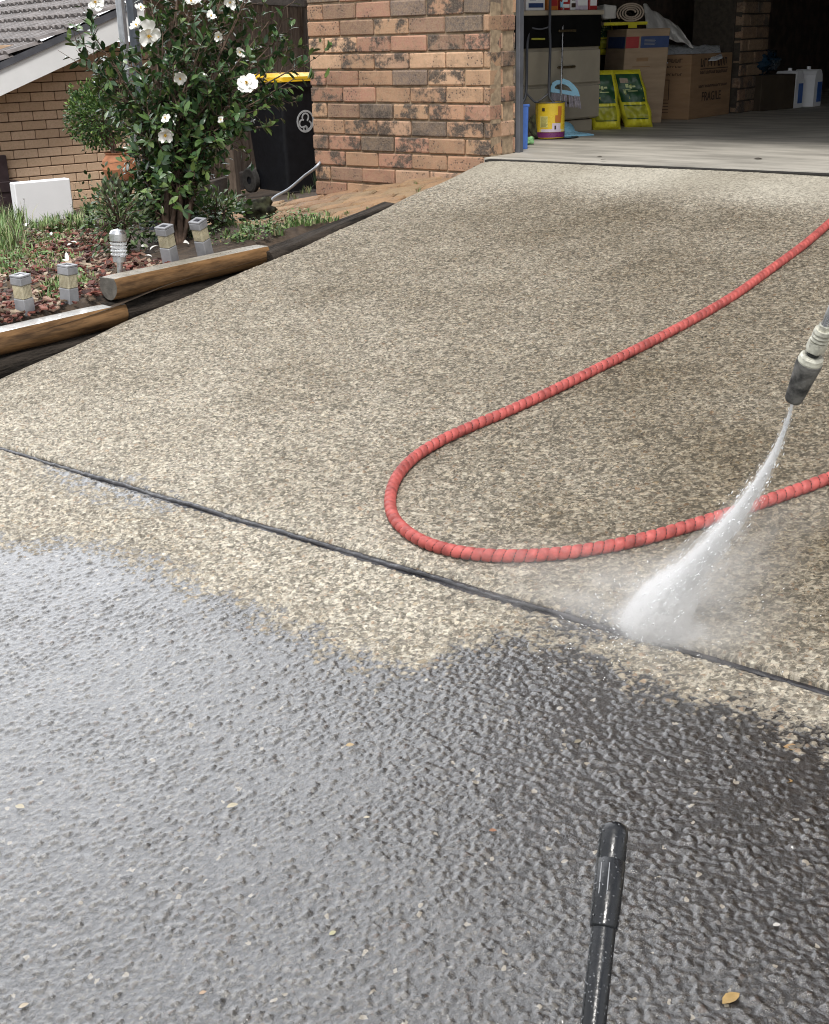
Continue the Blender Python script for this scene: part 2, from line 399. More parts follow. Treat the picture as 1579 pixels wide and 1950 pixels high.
dirt_px = [(60, 790, .15), (100, 900, .05), (20, 960, .05), (300, 930, .1), (250, 700, .3), (100, 650, .35), (450, 620, .42), (350, 800, .25), (600, 900, .25), (640, 560, .55), (560, 760, .42), (850, 560, .62),
           (700, 1000, .25), (850, 960, .55), (950, 900, .6), (1050, 1000, .75), (900, 720, .6), (1150, 850, .72), (750, 480, .55), (1000, 400, .72), (1200, 420, .85), (1400, 420, .7), (1000, 340, .3), (1200, 345, .1), (1500, 370, .15), (930, 340, .35),
           (1500, 500, .75), (1100, 560, .65), (1300, 520, .75), (1300, 720, .8), (1400, 850, .9), (1550, 850, .9), (1350, 1050, .9), (1500, 1050, 1.0), (1540, 1200, .95), (1450, 1160, .7), (1150, 1120, .55),
           (1000, 1120, .35), (1250, 1250, .15), (1400, 1280, .2), (1560, 1290, .35), (600, 1130, .05), (400, 1050, .0), (850, 1160, .1), (1050, 1190, .2), (1500, 1370, .3), (1560, 1400, .4), (700, 1200, .05), (150, 1010, .02)]
wdirt_shade_px = [(100, 1150, .1), (300, 1300, .08), (100, 1500, .12), (500, 1500, .2), (700, 1350, .3), (200, 1850, .3), (600, 1800, .35), (900, 1330, .45), (1000, 1500, .6), (1150, 1350, .9), (1300, 1400, 1.0), (1450, 1420, .8), (1300, 1550, 1.0),
            (1500, 1550, .95), (1050, 1700, .6), (1400, 1700, .85), (1550, 1680, .8), (1000, 1900, .55), (1400, 1900, .75), (800, 1600, .4)]  # darker to the right: missing sky reflection painted in, plus leftover dirt
def hash2(i, j, k):
    h = (i.astype(np.int64)*73856093) ^ (j.astype(np.int64)*19349663) ^ (k*83492791)
    h = (h ^ (h >> 13))*1274126177 & 0x7fffffff; h = (h ^ (h >> 15))*2246822519 & 0x7fffffff
    return (h & 0xffff)/65535.0
def stones(X, Y, s_, k0, rlo, rhi, miss):
    """height (mm-ish, metres) and identity of the pebbles standing out of the cement"""
    I, J = np.floor(X/s_), np.floor(Y/s_); H = np.zeros(X.shape, np.float32); ID = np.zeros(X.shape, np.float32); ED = np.zeros(X.shape, np.float32)
    for di in (-1, 0, 1):
        for dj in (-1, 0, 1):
            i, j = I+di, J+dj; cx = (i+hash2(i, j, k0))*s_; cy = (j+hash2(i, j, k0+1))*s_; r = rlo+(rhi-rlo)*hash2(i, j, k0+2)**1.5; el = .55+.45*hash2(i, j, k0+3); th = hash2(i, j, k0+4)*3.1416; ht = r*(.30+.40*hash2(i, j, k0+5)); ms = hash2(i, j, k0+6) > miss
            dx, dy = X-cx, Y-cy; a = dx*np.cos(th)+dy*np.sin(th); b = (-dx*np.sin(th)+dy*np.cos(th))/el
            an = np.arctan2(b, a); r2 = r*(1+.12*np.sin(3*an+th*7)+.07*np.sin(5*an+th*3)); q = np.sqrt(a*a+b*b)/r2
            h = np.where((q < 1) & ms, ht*(1-q**3.0)**.6, 0); m = h > H
            H = np.where(m, h, H); ID = np.where(m, hash2(i, j, k0+7), ID); ED = np.where(m, 1-q, ED)
    return H, ID, ED
def vnoise(X, Y, s_, k0):
    x, y = X/s_, Y/s_; i, j = np.floor(x), np.floor(y); fx, fy = x-i, y-j; fx = fx*fx*(3-2*fx); fy = fy*fy*(3-2*fy)
    g = lambda a, b: hash2(i+a, j+b, k0)
    return (g(0, 0)*(1-fx)+g(1, 0)*fx)*(1-fy)+(g(0, 1)*(1-fx)+g(1, 1)*fx)*fy
def driveway(name, y0, y1, xfun):
    """xfun lists (ylo, yhi, step, xlo, xhi) strips: fine where the photograph sees them"""
    ys = np.unique(np.concatenate([np.arange(a, b, st) for a, b, st in xfun[0]]+[[y1]]).round(5)); xs = np.unique(np.concatenate([np.arange(a, b, st) for a, b, st in xfun[1]]+[[DX1]]).round(5))
    X, Y = np.meshgrid(xs, ys); Z = drive_z(Y)
    e = np.exp(-(X-DX0)/.03); Z = Z-.012*e
    Z = Z+.003*np.sin(X*2.3+Y*1.7)+.002*np.sin(X*5.1-Y*3.3)
    ej = np.exp(-np.minimum(np.abs(Y-y0), np.abs(Y-y1))/.006); Z = Z-.007*ej
    h1, id1, e1 = stones(X, Y, .0108, 11, .0034, .0080, .10); h2, id2, e2 = stones(X, Y, .0068, 41, .0022, .0045, .2)
    top = h1 > h2*.8; H = np.maximum(h1, h2*.8)*1.05; ID = np.where(top, id1, id2)
    n = vnoise(X, Y, .013, 71)*.6+vnoise(X, Y, .006, 72)*.4
    smooth_ = np.clip((Y+.62)/.35, 0, 1)*.8          # trowelled band before the garage
    amp = (1-smooth_)*np.clip((X-DX0)/.02, 0, 1)
    R_ = H+(n-.5)*.0030-.0010
    G0x = np.linspace(xs[0], xs[-1], 160); G0y = np.linspace(ys[0], ys[-1], 160); g1, g2 = np.meshgrid(G0x, G0y); S0 = seg_sd(g1, g2); W0_ = px_field(wdirt_shade_px, g1, g2)
    def fi(G):
        fx = np.interp(xs, G0x, np.arange(160)); fy = np.interp(ys, G0y, np.arange(160)); i = np.minimum(fx.astype(int), 158); j = np.minimum(fy.astype(int), 158); a = (fx-i)[None]; b_ = (fy-j)[:, None]
        return (G[np.ix_(j, i)]*(1-a)+G[np.ix_(j, i+1)]*a)*(1-b_)+(G[np.ix_(j+1, i)]*(1-a)+G[np.ix_(j+1, i+1)]*a)*b_
    wf = np.clip(fi(S0)/.08, 0, 1); lev = -.0016+.0022*vnoise(X, Y, .11, 91)+.0005*vnoise(X, Y, .012, 92)    # standing water between the stones
    film = np.maximum(R_, lev)
    R_ = R_*(1-wf)+film*wf*(.78+.30*np.clip(fi(W0_), 0, 1))
    Z = Z+amp*R_
    Xj = X+.012*np.sin(Y*3.1)*e+.008*np.sin(Y*11)*e
    V_ = np.stack([Xj, Y, Z], -1).reshape(-1, 3); ny, nx = X.shape
    ii = (np.arange(ny-1)[:, None]*nx+np.arange(nx-1)[None]).ravel(); F = np.stack([ii, ii+1, ii+nx+1, ii+nx], -1)
    nv = len(V_); bl = np.r_[np.arange(nx), nx-1+nx*np.arange(1, ny), (ny-1)*nx+np.arange(nx-2, -1, -1), nx*np.arange(ny-2, 0, -1)]
    low = V_[bl].copy(); low[:, 2] -= .12; k = len(bl); B = nv+np.arange(k); F = np.vstack([F, np.stack([bl, B, np.roll(B, -1), np.roll(bl, -1)], -1)])
    VV = np.vstack([V_, low]); me = bpy.data.meshes.new(name)
    me.vertices.add(len(VV)); me.vertices.foreach_set('co', VV.astype(np.float32).ravel()); me.loops.add(4*len(F)); me.loops.foreach_set('vertex_index', F.astype(np.int32).ravel())
    me.polygons.add(len(F)); me.polygons.foreach_set('loop_start', np.arange(0, 4*len(F), 4, dtype=np.int32)); me.update(calc_edges=True)
    # slow fields are computed on a coarse lattice and interpolated
    gx_ = np.linspace(xs[0], xs[-1], 180); gy_ = np.linspace(ys[0], ys[-1], 180); GX, GY = np.meshgrid(gx_, gy_)
    def fine(G):
        fx = np.interp(xs, gx_, np.arange(180)); fy = np.interp(ys, gy_, np.arange(180)); i = np.minimum(fx.astype(int), 178); j = np.minimum(fy.astype(int), 178); a = (fx-i)[None]; b_ = (fy-j)[:, None]
        return (G[np.ix_(j, i)]*(1-a)+G[np.ix_(j, i+1)]*a)*(1-b_)+(G[np.ix_(j+1, i)]*(1-a)+G[np.ix_(j+1, i+1)]*a)*b_
    for nm, G in (('wetd', fine(seg_sd(GX, GY))), ('dirt', fine(px_field(dirt_px, GX, GY))), ('wdirt_shade', fine(px_field(wdirt_shade_px, GX, GY))), ('sid', ID), ('mask', np.clip((H-.0006)/.0007, 0, 1)), ('hgt', np.clip((H+(n-.5)*.0030-.0010)/.0042+.30, 0, 1)), ('trowel', smooth_)):
        at_ = me.attributes.new(nm, 'FLOAT', 'POINT'); g = G.ravel(); at_.data.foreach_set('value', np.r_[g, g[bl]].astype(np.float32))
    me.polygons.foreach_set('use_smooth', np.ones(len(F), bool)); me.update()
    o = bpy.data.objects.new(name, me); COL.objects.link(o); me.materials.append(M['drive']); return tag(o, kind='structure')
def drive_mat():
    m, t, b = new_mat('exposed_aggregate')
    c = coords(t); A = lambda n_: N(t, 'ShaderNodeAttribute', attribute_name=n_).outputs['Fac']
    dirt, wd, sd_, sid, mask, hgt, trw = (A(k) for k in ('dirt', 'wdirt_shade', 'wetd', 'sid', 'mask', 'hgt', 'trowel'))
    nb = noise(t, c, 2.2, 6, .62); nm = noise(t, c, 16, 4, .6); nf = noise(t, c, 260, 3, .65); nmm = noise(t, c, 70, 3, .6); nx_ = noise(t, c, 150, 4, .6)
    edge = mth(t, 'ADD', sd_, mth(t, 'ADD', mth(t, 'MULTIPLY', mth(t, 'SUBTRACT', nm, .5), .20), mth(t, 'MULTIPLY', mth(t, 'SUBTRACT', nmm, .5), .06)))
    wet = mrange(t, mth(t, 'SUBTRACT', edge, mth(t, 'MULTIPLY', mth(t, 'SUBTRACT', hgt, .4), .10)), -.03, .045)
    dn = mth(t, 'ADD', dirt, mth(t, 'MULTIPLY', mth(t, 'SUBTRACT', nb, .5), .85), clamp=True)
    matrix = mixc(t, dn, (.56, .525, .44), (.25, .215, .155))
    stone = N(t, 'ShaderNodeValToRGB'); st = stone.color_ramp; st.interpolation = 'CONSTANT'
    cols = [(0, (.44, .39, .32)), (.10, (.17, .145, .115)), (.20, (.58, .52, .42)), (.30, (.11, .10, .088)), (.38, (.36, .29, .20)), (.48, (.24, .23, .215)), (.58, (.50, .46, .40)), (.68, (.07, .064, .06)), (.76, (.30, .20, .13)), (.84, (.40, .36, .30)), (.93, (.14, .12, .10)), (.975, (.70, .66, .58))]
    st.elements.remove(st.elements[1]); st.elements[0].color = (*cols[0][1], 1)
    for p_, cc_ in cols[1:]: el = st.elements.new(p_); el.color = (*cc_, 1)
    t.links.new(sid, stone.inputs[0])
    ms = mth(t, 'MULTIPLY', mask, mth(t, 'SUBTRACT', 1.0, trw))
    sd2 = mixc(t, 1.0, stone.outputs[0], mixc(t, dn, (.95, .93, .90), (.37, .33, .265)), 'MULTIPLY')
    base = mixc(t, mth(t, 'MULTIPLY', ms, mrange(t, dn, 0, 1, .75, .92)), matrix, sd2)
    # grime settled low between the stones
    low_ = mrange(t, mth(t, 'ADD', hgt, mth(t, 'MULTIPLY', mth(t, 'SUBTRACT', nmm, .5), .25)), mrange(t, dn, 0, 1, .24, .30), mrange(t, dn, 0, 1, .06, .10))
    vc = N(t, 'ShaderNodeSeparateColor'); wv = N(t, 'ShaderNodeVectorMath', operation='MULTIPLY_ADD'); t.links.new(noise(t, c, 120, 2, .5, 'Color'), wv.inputs[0]); wv.inputs[1].default_value = (.006, .006, .006); t.links.new(c, wv.inputs[2])
    t.links.new(voro(t, wv.outputs[0], 128, 'F1', 'Color'), vc.inputs[0])
    grain = mrange(t, vc.outputs[0], 0, 1, .50, 1.42, False)
    gc_ = N(t, 'ShaderNodeCombineColor'); [t.links.new(grain, gc_.inputs[k]) for k in range(3)]
    base = mixc(t, mrange(t, trw, 0, 1, 1, .35), base, mixc(t, 1.0, base, gc_.outputs[0], 'MULTIPLY'))
    gr_ = mth(t, 'MULTIPLY', low_, mth(t, 'MULTIPLY', mrange(t, dn, 0, 1, .70, .80), mth(t, 'SUBTRACT', 1.0, mth(t, 'MULTIPLY', trw, .6))))
    base = mixc(t, gr_, base, mixc(t, dn, (.060, .052, .040), (.030, .025, .018)))
    base = mixc(t, mrange(t, nf, .35, .75, 0, .18), base, mixc(t, dn, (.47, .43, .36), (.20, .17, .125)))
    wdn = mth(t, 'ADD', wd, mth(t, 'MULTIPLY', mth(t, 'SUBTRACT', nb, .5), .5), clamp=True)
    ws = mixc(t, 1.0, stone.outputs[0], mixc(t, wdn, (.36, .37, .385), (.055, .046, .038)), 'MULTIPLY')
    wm = mixc(t, wdn, (.090, .093, .098), (.014, .010, .007))
    wb = mixc(t, mth(t, 'MULTIPLY', ms, .62), wm, ws)
    wb = mixc(t, mth(t, 'MULTIPLY', low_, .8), wb, mixc(t, wdn, (.05, .05, .052), (.010, .008, .006)))
    wb = mixc(t, .8, wb, mixc(t, 1.0, wb, gc_.outputs[0], 'MULTIPLY'))
    wb = mixc(t, mth(t, 'MULTIPLY', mrange(t, vc.outputs[1], .9935, .995), .6), wb, (.34, .30, .235))
    col = mixc(t, wet, mixc(t, mth(t, 'MULTIPLY', mrange(t, edge, -.14, .02), .12), base, (.22, .19, .15)), wb)
    t.links.new(col, b.inputs['Base Color'])
    t.links.new(mixc(t, wet, (.9, .9, .9), mixc(t, mrange(t, nm, .35, .65), (.05, .05, .05), (.12, .12, .12))), b.inputs['Roughness'])
    t.links.new(mrange(t, wet, 0, 1, .15, .8, False), b.inputs['Specular IOR Level'])
    t.links.new(mth(t, 'MULTIPLY', wet, mrange(t, wdn, 0, 1, .52, .75)), b.inputs['Coat Weight']); b.inputs['Coat Roughness'].default_value = .05; b.inputs['Coat IOR'].default_value = 1.45
    h = mth(t, 'ADD', nf, mth(t, 'MULTIPLY', nx_, 1.3))
    bn = bump(t, b, h, .8, .0032); t.links.new(mrange(t, wet, 0, 1, 1.0, .48, False), bn.inputs['Strength'])
    return m
M['drive'] = drive_mat()
driveway('driveway', JN+.014, DY1, ([(JN+.014, -2.6, .0040), (-2.6, -1.2, .0046), (-1.2, DY1, .0060)], [(DX0, 1.6, .0048), (1.6, 3.45, .0042), (3.45, DX1, .06)]))
driveway('driveway_apron', DY0, JN-.013, ([(DY0, -5.2, .08), (-5.2, -4.9, .02), (-4.9, JN-.013, .0030)], [(DX0, .35, .02), (.35, 3.60, .0032), (3.60, DX1, .06)]))
mb = MB()
mb.cbox((DX0, JN-.02, dz(JN)-.12), (DX1, JN+.02, dz(JN)-.0075), .002)
# ragged filler rope in the joint
xs = np.arange(DX0, DX1, .012); pts = [(x, JN-.002+.002*math.sin(x*23)+.0016*random.uniform(-1, 1), dz(JN)-.0085+.0018*math.sin(x*17+2)+.001*random.uniform(-1, 1)) for x in xs]
mb.tube(pts, [.0065+.0035*random.random() for _ in pts], 6)
tag(mb.build('control_joint', M['joint']), kind='structure')

# garage floor slab
def slab_mesh():
    xs = np.r_[-.95, np.arange(.0, 6.01, .12)]; ys = np.r_[-.045, .245, np.arange(.4, 8.5, .15)]
    X, Y = np.meshgrid(xs, ys); Z = .002*np.sin(X*3)*np.sin(Y*2)
    m_ = MB(); ny, nx = X.shape; V_ = np.stack([X, Y, Z], -1).reshape(-1, 3)
    m_.add(V_, [(i*nx+j, i*nx+j+1, (i+1)*nx+j+1, (i+1)*nx+j) for i in range(ny-1) for j in range(nx-1) if i > 0 or j > 0], smooth=True)
    m_.add([(0, -.045, 0), (6, -.045, 0), (6, -.045, -.2), (0, -.045, -.2)], [(0, 3, 2, 1)]); m_.add([(0, -.045, 0), (0, -.002, 0), (0, -.002, -.2), (0, -.045, -.2)], [(0, 1, 2, 3)])
    return m_
tag(slab_mesh().build('garage_floor', M['concrete']), kind='structure')
mb = MB(); mb.cbox((.04, -.10, -.08), (5.6, -.046, -.004), .001); tag(mb.build('gap_shadow_strip', M['gapdark']), kind='structure')  # solid dark strip painting the shade inside the narrow gap
# wide ground, garden bed
mb = MB(); G = 120
mb.add([(-G, -G, -1.3), (G, -G, -1.3), (G, G, -1.3), (-G, G, -1.3)], [(0, 1, 2, 3)])
tag(mb.build('ground', M['lawn']), kind='structure')
def garden():
    xs = np.r_[np.arange(-12, -4, .4), np.arange(-4, -.02, .06), -.02]; ys = np.r_[np.arange(-7, -3.6, .2), np.arange(-3.6, 3, .08), np.arange(3, 14, .4)]
    m_ = MB(); ny, nx = len(ys), len(xs)
    V_ = [(x, y, garden_z(x, y)-.03*(1 if x > -.1 else 0)) for y in ys for x in xs]
    m_.add(V_, [(i*nx+j, i*nx+j+1, (i+1)*nx+j+1, (i+1)*nx+j) for i in range(ny-1) for j in range(nx-1)], smooth=True)
    return m_
tag(garden().build('garden_bed', M['soil']), kind='structure')

# ------------------------------------------------------------------ brick laying
PAL = [(min(.8, c_[0]*1.12), min(.8, c_[1]*1.04), min(.8, c_[2]*1.06)) for c_ in [(.43, .28, .17), (.36, .225, .14), (.46, .31, .21), (.38, .205, .145), (.46, .27, .17), (.31, .17, .115), (.23, .145, .105), (.56, .38, .24), (.095, .085, .08), (.13, .105, .095)]]
PW = np.array([.17, .15, .12, .10, .09, .1, .08, .06, .07, .06])
def brick_row_pos(L, off, blen=.233, gap=.007):
    x = -off*(blen+gap); out = []
    while x < L:
        a, b = max(0, x), min(L, x+blen)
        if b-a > .03: out.append((a, b))
        x += blen+gap
    return out
def lay(mb, L, z0, n, T, bmat=0, mmat=1, pal=PAL, pw=PW, depth_=.11, flash=True, cr=.006, off0=.5, rec=.015, first=None, jit=.0012, bv=.08):
    """n courses of bricks length L. T maps (along, out, up) to world; wall face at out=0, outwards positive"""
    for k in range(n):
        z = z0+k*.086
        for (a, b) in brick_row_pos(L, off0 if k % 2 else 0.0):
            i = rng.choice(len(pal), p=pw/pw.sum()); c = np.array(pal[i])*(1+rng.normal(0, bv)); fl = 1.0 if (flash and random.random() < .5) else (.25 if flash else .0)
            o = rng.normal(0, .0022)
            mb.cbox((a, -depth_, z+.0045), (b, o, z+.0815), cr, bmat, (*np.clip(c, .02, .9), fl), tuple(rng.uniform(0, 40, 3)), T, jit)
    mb.cbox((0, -depth_+.01, z0), (L, -rec, z0+n*.086), .001, mmat, T=T)

# ================================================================== GARAGE BUILDING
gb = thing('brick_garage', (-1.2, 0, -.35), 'clinker brick garage with its wide door open, boxes and bags inside', 'garage')
mb = MB()
zb = -.086*5
lay(mb, 1.235, zb, 20, lambda p: (-1.235+p[0], -p[1], p[2]), depth_=.115)            # front face of pier (faces -Y)
o1 = mb.build('front_wall', [M['brick'], M['mortar']], gb)
mb = MB()
# return of the wall beside the door opening (faces +X)
for k in range(20):
    z = zb+k*.086
    for (a, b) in ([(.0, .105), (.115, .222)] if k % 2 else [(0, .222)]):
        i = rng.choice(len(PAL), p=PW/PW.sum()); c = np.array(PAL[i])*(1+rng.normal(0, .08))
        mb.cbox((-.11, a+.117 if a == 0 else a+.12, z+.005), (rng.normal(0, .001)-.001, b+.02+(.0), z+.081), .006, 0, (*np.clip(c, .02, .9), 1.0 if random.random() < .5 else .2), tuple(rng.uniform(0, 40, 3)), None, .001)
mb.cbox((-.11, .116, zb), (-.01, .24, zb+20*.086), .001, 1)
mb.build('return_wall', [M['brick'], M['mortar']], gb)
# the rest of the house that this view mirrors in the wet concrete
def block(lo, hi, mat, name, c=.01): m_ = MB(); m_.cbox(lo, hi, c); return m_.build(name, mat, gb)
def bricktex(name, c1, c2, mo, sc_=1.0):
    m, t, b = new_mat(name)
    c = coords(t); br = N(t, 'ShaderNodeTexBrick'); br.inputs['Scale'].default_value = 1.0; br.inputs['Brick Width'].default_value = .24; br.inputs['Row Height'].default_value = .086
    br.inputs['Mortar Size'].default_value = .006; br.inputs['Color1'].default_value = (*c1, 1); br.inputs['Color2'].default_value = (*c2, 1); br.inputs['Mortar'].default_value = (*mo, 1)
    sp = N(t, 'ShaderNodeSeparateXYZ'); t.links.new(c, sp.inputs[0]); cb = N(t, 'ShaderNodeCombineXYZ'); t.links.new(mth(t, 'ADD', sp.outputs[0], sp.outputs[1]), cb.inputs[0]); t.links.new(sp.outputs[2], cb.inputs[1])
    t.links.new(cb.outputs[0], br.inputs['Vector']); t.links.new(mixc(t, mrange(t, noise(t, c, 9, 4), .4, .65, 0, .6), br.outputs['Color'], (.12, .08, .06)), b.inputs['Base Color']); b.inputs['Roughness'].default_value = .85
    bump(t, b, br.outputs['Fac'], -.5, .01); return m
M['bt'] = bricktex('brick_wall_far', (.17, .105, .075), (.12, .075, .055), (.15, .11, .075))
M['btd'] = bricktex('shaded_wall_inside', (.05, .035, .026), (.035, .026, .02), (.035, .03, .022))  # inside brick colours darkened to paint the garage gloom
block((-1.235, .12, -1.3), (-1.125, 9, 2.6), M['bt'], 'side_wall')
block((-1.235, 0, zb+20*.086+.002), (0, .24, 2.2), M['bt'], 'upper_pier')
block((-1.235, 0, 2.203), (6.4, .24, 6.2), M['bt'], 'upper_wall')
block((5.0, 0, -.3), (6.4, .24, 2.2), M['bt'], 'right_pier')
block((-1.235, .243, 2.6), (-1.0, 9, 6.2), M['bt'], 'upper_side_wall')
block((6.29, .243, -.3), (6.4, 9, 6.2), M['bt'], 'right_wall')
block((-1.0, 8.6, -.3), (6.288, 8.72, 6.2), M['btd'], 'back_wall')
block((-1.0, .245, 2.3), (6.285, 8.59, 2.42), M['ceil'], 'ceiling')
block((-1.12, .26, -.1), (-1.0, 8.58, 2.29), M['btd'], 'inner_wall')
block((-1.8, -.6, 6.21), (7, 9.3, 6.4), M['rooftile'], 'roof')
# steel door track beside the opening
mb = MB(); mb.cbox((-.004, .262, -.005), (.012, .30, 2.15), .002); mb.cbox((-.010, .256, -.005), (.016, .264, 2.15), .002)
mb.build('door_track', M['flash'], gb)
# brick pier against the inner wall
mb = MB(); P = onz(1405, 216, 0)
px, py = float(P[0]), float(P[1])
lay(mb, .47, 0, 10, lambda p: (px+p[1], py+p[0], p[2]), pal=[tuple(a*.30 for a in c) for c in PAL], depth_=.4)  # front brick palette darkened to paint the pier's shade
mb.cbox((px-.39, py-.02, 0), (px-.06, py-.004, .86), .002, 1)
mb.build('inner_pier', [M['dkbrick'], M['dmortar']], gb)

# ================================================================== NEIGHBOUR'S HOUSE
NA = R(15.5); nd = np.array([math.sin(NA), math.cos(NA), 0]); nn = np.array([math.cos(NA), -math.sin(NA), 0])   # along wall, outwards
NP = atd(150, 240, 12.0)
def nT(a, o, z): return NP*np.array([1, 1, 0])+nd*a+nn*o+np.array([0, 0, z])
def onwall(u, v, off=0.0): 
    q = NP+nn*off; return onp(u, v, nn, float(nn@q))
def wallc(p): d = p-NP; return float(d@nd), float(p[2])
nh = thing('neighbour_house', nT(0, -2, -1.2), 'tan brick neighbouring house with a grey tiled gable roof and white barge board', 'house')
mb = MB()
lay(mb, 5.4, -1.26, 22, lambda p: nT(-2.6+p[0], p[1], p[2]), pal=[(.68, .485, .335), (.64, .45, .31), (.72, .52, .37)], pw=np.array([.4, .3, .3]), flash=False, depth_=.10, cr=.004, rec=.012, bv=.035, jit=.0007)
mb.build('gable_wall', [M['nbrick'], M['nmortar']], nh)
# barge board: its lower edge runs through these two photographed points, standing .35 m proud of the wall
OV = .35
pa, pb = onwall(0, 183, OV), onwall(178, 100, OV); ta, tb = onwall(0, 133, OV), onwall(178, 47, OV)
da = (pb-pa); Lb = np.linalg.norm(da); da /= Lb
upv = ta-pa; upv -= da*(upv@da); bh = np.linalg.norm(upv); upv /= bh
S0, S1 = pa-da*1.6, pa+da*3.2
mb = MB(); mb.prism([S0, S1, S1+upv*bh, S0+upv*bh], -nn*.03); mb.build('barge_board', M['white'], nh)
mb = MB(); q0, q1 = S0+upv*(bh+.002), S1+upv*(bh+.002)
mb.prism([q0+nn*.02, q1+nn*.02, q1+nn*.02+upv*.055, q0+nn*.02+upv*.055], -nn*.16); mb.build('verge_flashing', M['flash'], nh)
# soffit
mb = MB(); mb.prism([S0-nn*.031+upv*.06, S1-nn*.031+upv*.06, S1-nn*(OV)+upv*.06, S0-nn*(OV)+upv*.06], upv*.02); mb.build('soffit', M['white'], nh)
# tiled slope rising along the barge board
mb = MB(); nrows = 17; tw = .30; cw_ = .31
base = S0+upv*(bh+.045)+nn*.015; tup = upv
for r in range(nrows):
    p0 = base+da*(r*cw_)
    for k in range(16):
        o = p0-nn*(k*tw)
        prof = [(0, .0), (.04, .028), (.09, .030), (.13, .006), (.17, .002), (.21, .028), (.26, .030), (.30, .004)]
        lo_ = [o-nn*a+tup*(h_+.05)-da*.02 for a, h_ in prof]; hi_ = [o-nn*a+tup*(h_+.012)+da*(cw_+.02) for a, h_ in prof]; bt = [o-nn*a+tup*(h_+.020)-da*.02 for a, h_ in prof]
        n_ = len(prof); sh = random.uniform(.8, 1.2)
        mb.add(lo_+hi_+bt, [(i, i+1, n_+i+1, n_+i) for i in range(n_-1)]+[(2*n_+i, 2*n_+i+1, i+1, i) for i in range(n_-1)], 0, (sh, sh, sh, 1), smooth=False)
mb.build('roof', M['rooftile'], nh)
# wall body behind so the house has depth
mb = MB(); mb.prism([nT(-2.6, -.12, -1.26), nT(2.8, -.12, -1.26), nT(2.8, -.12, .55), nT(-2.6, -.12, .55)], -nn*5); mb.build('house_body', M['nmortar'], nh)
# dark downpipe at the wall's left with bracket
a = onwall(-2, 300, .06); b_ = onwall(8, 395, .06)
mb = MB(); sc_ = depth(a)/F0
ax_ = a.copy(); mb.cbox((-.06, -.04, -1.0), (.06, .04, 0), .006, T=lambda p: ax_+nd*p[0]+nn*p[1]+np.array([0, 0, p[2]+.02]))
mb.cbox((-.07, -.05, -.62), (.14, .05, -.52), .006, T=lambda p: ax_+nd*p[0]+nn*p[1]+np.array([0, 0, p[2]+.30]))
tag(mb.build('meter_post', simple('brown_post', (.035, .022, .025), .5, .2)), 'dark brown square post with a clamp against the tan brick wall', 'post')
# white box at the wall foot
a = onwall(40, 440, .9); a = atd(88, 434, 9.2)
s_ = 9.2/F0
mb = MB(); wdt, hgt = 108*s_, 88*s_
mb.cbox((-wdt/2, -.05, 0), (wdt/2, .05, hgt), .007, T=lambda p: a+nd*p[0]+nn*p[1]+np.array([0, 0, p[2]]))
wb = mb.build('storage_box', M['whiteplastic'])
tag(wb, 'white plastic box standing in the weeds before the tan brick wall', 'box')

# ================================================================== FENCE
FA = R(24); fd = np.array([-math.sin(FA), math.cos(FA), 0]); fn = np.array([math.cos(FA), math.sin(FA), 0])
FP = onz(400, 372, -.60)
def fT(a, o, z): return FP*np.array([1, 1, 0])+fd*a+fn*o+np.array([0, 0, z])
fen = thing('paling_fence', fT(0, 0, -.7), 'weathered timber paling fence behind the yellow-lidded bin', 'fence')
FA0 = min(np.linspace(-3.4, 1, 200), key=lambda a_: abs(W0/2+F0*((fT(a_, 0, .2)-CAM)@rt)/((fT(a_, 0, .2)-CAM)@fw)-292))
mb = MB(); a = FA0
while a < 7:
    wd_ = random.uniform(.092, .102); o = random.uniform(-.006, .006); zt = 1.35+random.uniform(-.02, .02)
    mb.cbox((a, o, -.58), (a+wd_, o+.015, zt), .003, T=lambda p: fT(*p)); a += wd_+random.uniform(.002, .010)
mb.build('palings', M['paling'], fen)
mb = MB(); mb.cbox((FA0, .03, -.62), (7, .075, -.47), .006, T=lambda p: fT(*p)); mb.build('plinth_rail', M['rail'], fen)
mb = MB(); mb.cbox((FA0, .035, .9), (7, .075, .97), .006, T=lambda p: fT(*p)); mb.build('top_rail', M['rail'], fen)
for a in (.2, 2.6):
    mb = MB(); mb.cbox((a, .078, -.9), (a+.1, .16, 1.4), .006, T=lambda p: fT(*p)); mb.build('post', M['paling'], fen)

# ================================================================== WHEELIE BIN
BD = 9.3; bz = -.56
bo = onz(550, 374, bz); BA = R(80)          # direction the bin's side runs
bx = np.array([math.cos(BA), math.sin(BA), 0]); by = np.array([-math.sin(BA), math.cos(BA), 0])
bo = bo+bx*.21+by*.23
# local axes: bx = width (towards image right, front face normal is -by ... ), by = depth
def bT(p, tz=1.0): return bo+bx*p[0]+by*p[1]+np.array([0, 0, p[2]])
binr = thing('wheelie_bin', bo, 'black wheelie bin with a yellow lid beside the brick wall', 'bin')
def taper_box(mb, w0, d0, w1, d1, z0, z1, c=.03, mat=0, n=5):
    rings = []
    for (w_, d_, z) in ((w0, d0, z0), (w1, d1, z1)):
        r = []
        for (sx, sy, a0) in ((1, 1, 0), (-1, 1, 90), (-1, -1, 180), (1, -1, 270)):
            for k in range(n):
                th = R(a0+90*k/(n-1)); r.append((sx*(w_/2-c)+c*math.cos(th), sy*(d_/2-c)+c*math.sin(th), z))
        rings.append(r)
    m_ = len(rings[0]); vs = [bT(p) for r in rings for p in r]
    mb.add(vs, [(i, (i+1) % m_, m_+(i+1) % m_, m_+i) for i in range(m_)], mat, smooth=True)
    mb.add([bT(p) for p in rings[0]], [tuple(range(m_))[::-1]], mat); mb.add([bT(p) for p in rings[1]], [tuple(range(m_))], mat)
Hb = .86
